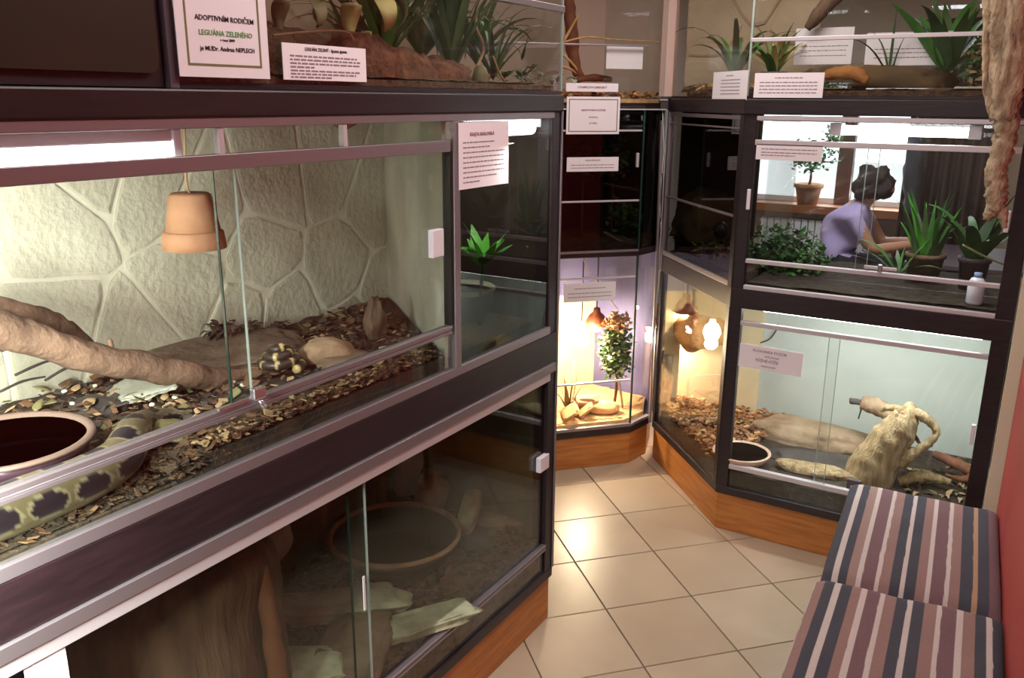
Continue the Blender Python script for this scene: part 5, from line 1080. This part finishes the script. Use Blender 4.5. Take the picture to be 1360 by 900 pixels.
E_ = [(0, 1), (1, 2), (2, 3), (3, 4), (4, 5), (5, 6), (3, 7), (7, 8), (8, 9), (9, 10), (3, 11), (11, 12), (12, 13), (13, 14), (0, 15), (15, 16), (16, 17), (17, 18), (18, 19), (0, 20), (20, 21), (21, 22), (22, 23), (23, 24)]
tmp = skinned('body', V, E_, 'skin', None); dg = bpy.context.evaluated_depsgraph_get()
me = bpy.data.meshes.new_from_object(tmp.evaluated_get(dg)); bpy.data.objects.remove(tmp); me.materials.clear()
for x in ('skin', 'shirt', 'trousers'): me.materials.append(M[x])
for f in me.polygons:
    q = f.center; up_ = q.z > pel.z+0.02
    m_ = 2 if (q.z > 0.08 and not up_) else 0
    if up_: m_ = 1 if (q.x < ch.x+0.14 and (q.z < ch.z+0.10 and (abs(q.y-YP) > 0.07 or q.z < ch.z+0.075))) else 0
    f.material_index = m_; f.use_smooth = True
body = bpy.data.objects.new('body', me); C.objects.link(body); body.parent = pt; body.matrix_parent_inverse = pt.matrix_world.inverted()
MB().rock((hp.x+0.0, YP-0.005, hp.z+0.035), (0.128, 0.12, 0.125), 0.3, 3, 0.42, 4, 1.0).build('hair', 'hair', pt, smooth=True)
MB().rock((hp.x+0.115, YP, hp.z-0.0), (0.016, 0.01, 0.02), 0, 1, 0, 1).build('nose', 'skin', pt, smooth=True)
for s_ in (-1, 1):
    MB().rock((ch.x+0.49, YP+0.055*s_, ch.z-0.165), (0.04, 0.03, 0.014), 0, 1, 0.05, 2).build('hand', 'skin', pt, smooth=True)
    for k in range(5):
        a = (-0.5+0.25*k) if k < 4 else 1.2*(-s_); q = Vector((ch.x+0.515, YP+0.055*s_, ch.z-0.168)); l_ = (0.05, 0.058, 0.055, 0.045, 0.035)[k]
        limb('finger', [q+Vector((0, 0.02*(k-1.5)*0.5, 0)), q+Vector((l_*0.6*math.cos(a*0.4), l_*0.6*math.sin(a*0.4)+0.01*(k-1.5), -0.004)), q+Vector((l_*math.cos(a*0.4), l_*math.sin(a*0.4)+0.011*(k-1.5), -0.014))], [0.008, 0.007, 0.005], 'skin', pt, 0, 7, 2)
    MB().box(pel.x+0.33, pel.x+0.60, YP+0.14*s_-0.05, YP+0.14*s_+0.05, 0.0, 0.07).build('shoe', 'rubber', pt, bevel=0.02)
t = thing('stool', 'wooden stool with brown legs under the sitting person', 'stool', (pel.x, YP, 0)); zs = pel.z-0.19
MB().box(pel.x-0.2, pel.x+0.2, YP-0.2, YP+0.2, zs-0.04, zs).build('seat', 'board', t, bevel=0.005)
for ax in (-0.18, 0.14):
    for ay in (-0.18, 0.14): MB().box(pel.x+ax, pel.x+ax+0.04, YP+ay, YP+ay+0.04, 0, zs-0.04).build('leg', 'brownwood', t)
t = thing('table', 'low grey table in front of the sitting person', 'table', (pel.x+0.75, YP, 0)); zt_ = ch.z-0.21
MB().box(pel.x+0.5, pel.x+1.15, YP-0.45, YP+0.45, zt_-0.03, zt_).build('tabletop', 'greymul', t, bevel=0.004)
for ax in (0.64, 1.09):
    for ay in (-0.42, 0.38): MB().box(pel.x+ax, pel.x+ax+0.04, YP+ay, YP+ay+0.04, 0, zt_-0.03).build('leg', 'greymul', t)
q = py(1072, 268, WY-0.14); cpos = (q.x, q.y, 0.946)
t = thing('potted_ficus', 'small leafy tree in a terracotta pot on the far window sill', 'plant', cpos)
MB().lathe(cpos, [(0.075, 0), (0.10, 0.13), (0.115, 0.135), (0.115, 0.165), (0.10, 0.165), (0.09, 0.14), (0, 0.14)], 24).build('pot', 'terracotta', t, smooth=True)
limb('trunk', [(q.x, q.y, 1.08), (q.x+0.01, q.y, 1.16), (q.x, q.y, 1.25)], [0.012, 0.010, 0.006], 'brownwood', t, 0.2, 8)
b = MB(); r = random.Random(77); leafball(b, (q.x, q.y-0.02, 1.33), (0.21, 0.13, 0.15), 420, 0.045, r, 3, 0.1); leafball(b, (q.x+0.15, q.y-0.02, 1.45), (0.09, 0.08, 0.12), 110, 0.045, r, 3, 0.1)
b.build('foliage', ['leafdark', 'leafmid', 'leaf'], t, kind='stuff')
t = thing('radiator', 'white radiator below the sill of the far window', 'radiator', (-1.5, WY-0.1, 0.15))
for k in range(16): MB().box(-1.95+0.055*k, -1.95+0.055*k+0.045, WY-0.13, WY-0.03, 0.15, 0.82).build('fin', 'whitewall', t)
MB().box(-1.97, -1.07, WY-0.10, WY-0.06, 0.78, 0.80).build('pipe', 'whitewall', t)
x0, x1 = py(1203, 210, 6.9).x, py(1320, 240, 6.9).x
b = MB(); vs = []; n_ = 60
for i in range(n_+1):
    u = i/n_; vs += [(x0+(x1-x0)*u, 6.9+0.03*math.sin(u*50), 0.25), (x0+(x1-x0)*u, 6.9+0.03*math.sin(u*50), 2.3)]
b.add(vs, [(2*i, 2*i+2, 2*i+3, 2*i+1) for i in range(n_)]); tag(b.build('curtain', 'curtain', smooth=True, solid=0.006), 'dark brown curtain hanging right of the far window', 'curtain')
xj = py(1208, 240, 6.75).x
t = thing('hanging_jacket', 'dark grey jacket hanging at the left edge of the brown curtain', 'jacket', (xj, 6.75, 1.0))
limb('jacket_body', [(xj, 6.75, 1.55), (xj+0.02, 6.75, 1.42), (xj+0.02, 6.75, 1.2), (xj+0.05, 6.75, 0.98)], [0.05, 0.12, 0.13, 0.10], 'jacket', t, 0.3, 16, 5, 2, 0.5)
MB().tube([(xj, 6.75, 1.6), (xj, 6.78, 2.6)], 0.004, 6).build('hanger_hook', 'steel', t)
c = py(1100, 375, 5.2); tag(MB().box(c.x-0.06, c.x+0.06, 5.15, 5.25, 0, c.z+0.10).build('white_bin', 'plastic', bevel=0.01), 'tall narrow white bin seen below the sitting person', 'bin')
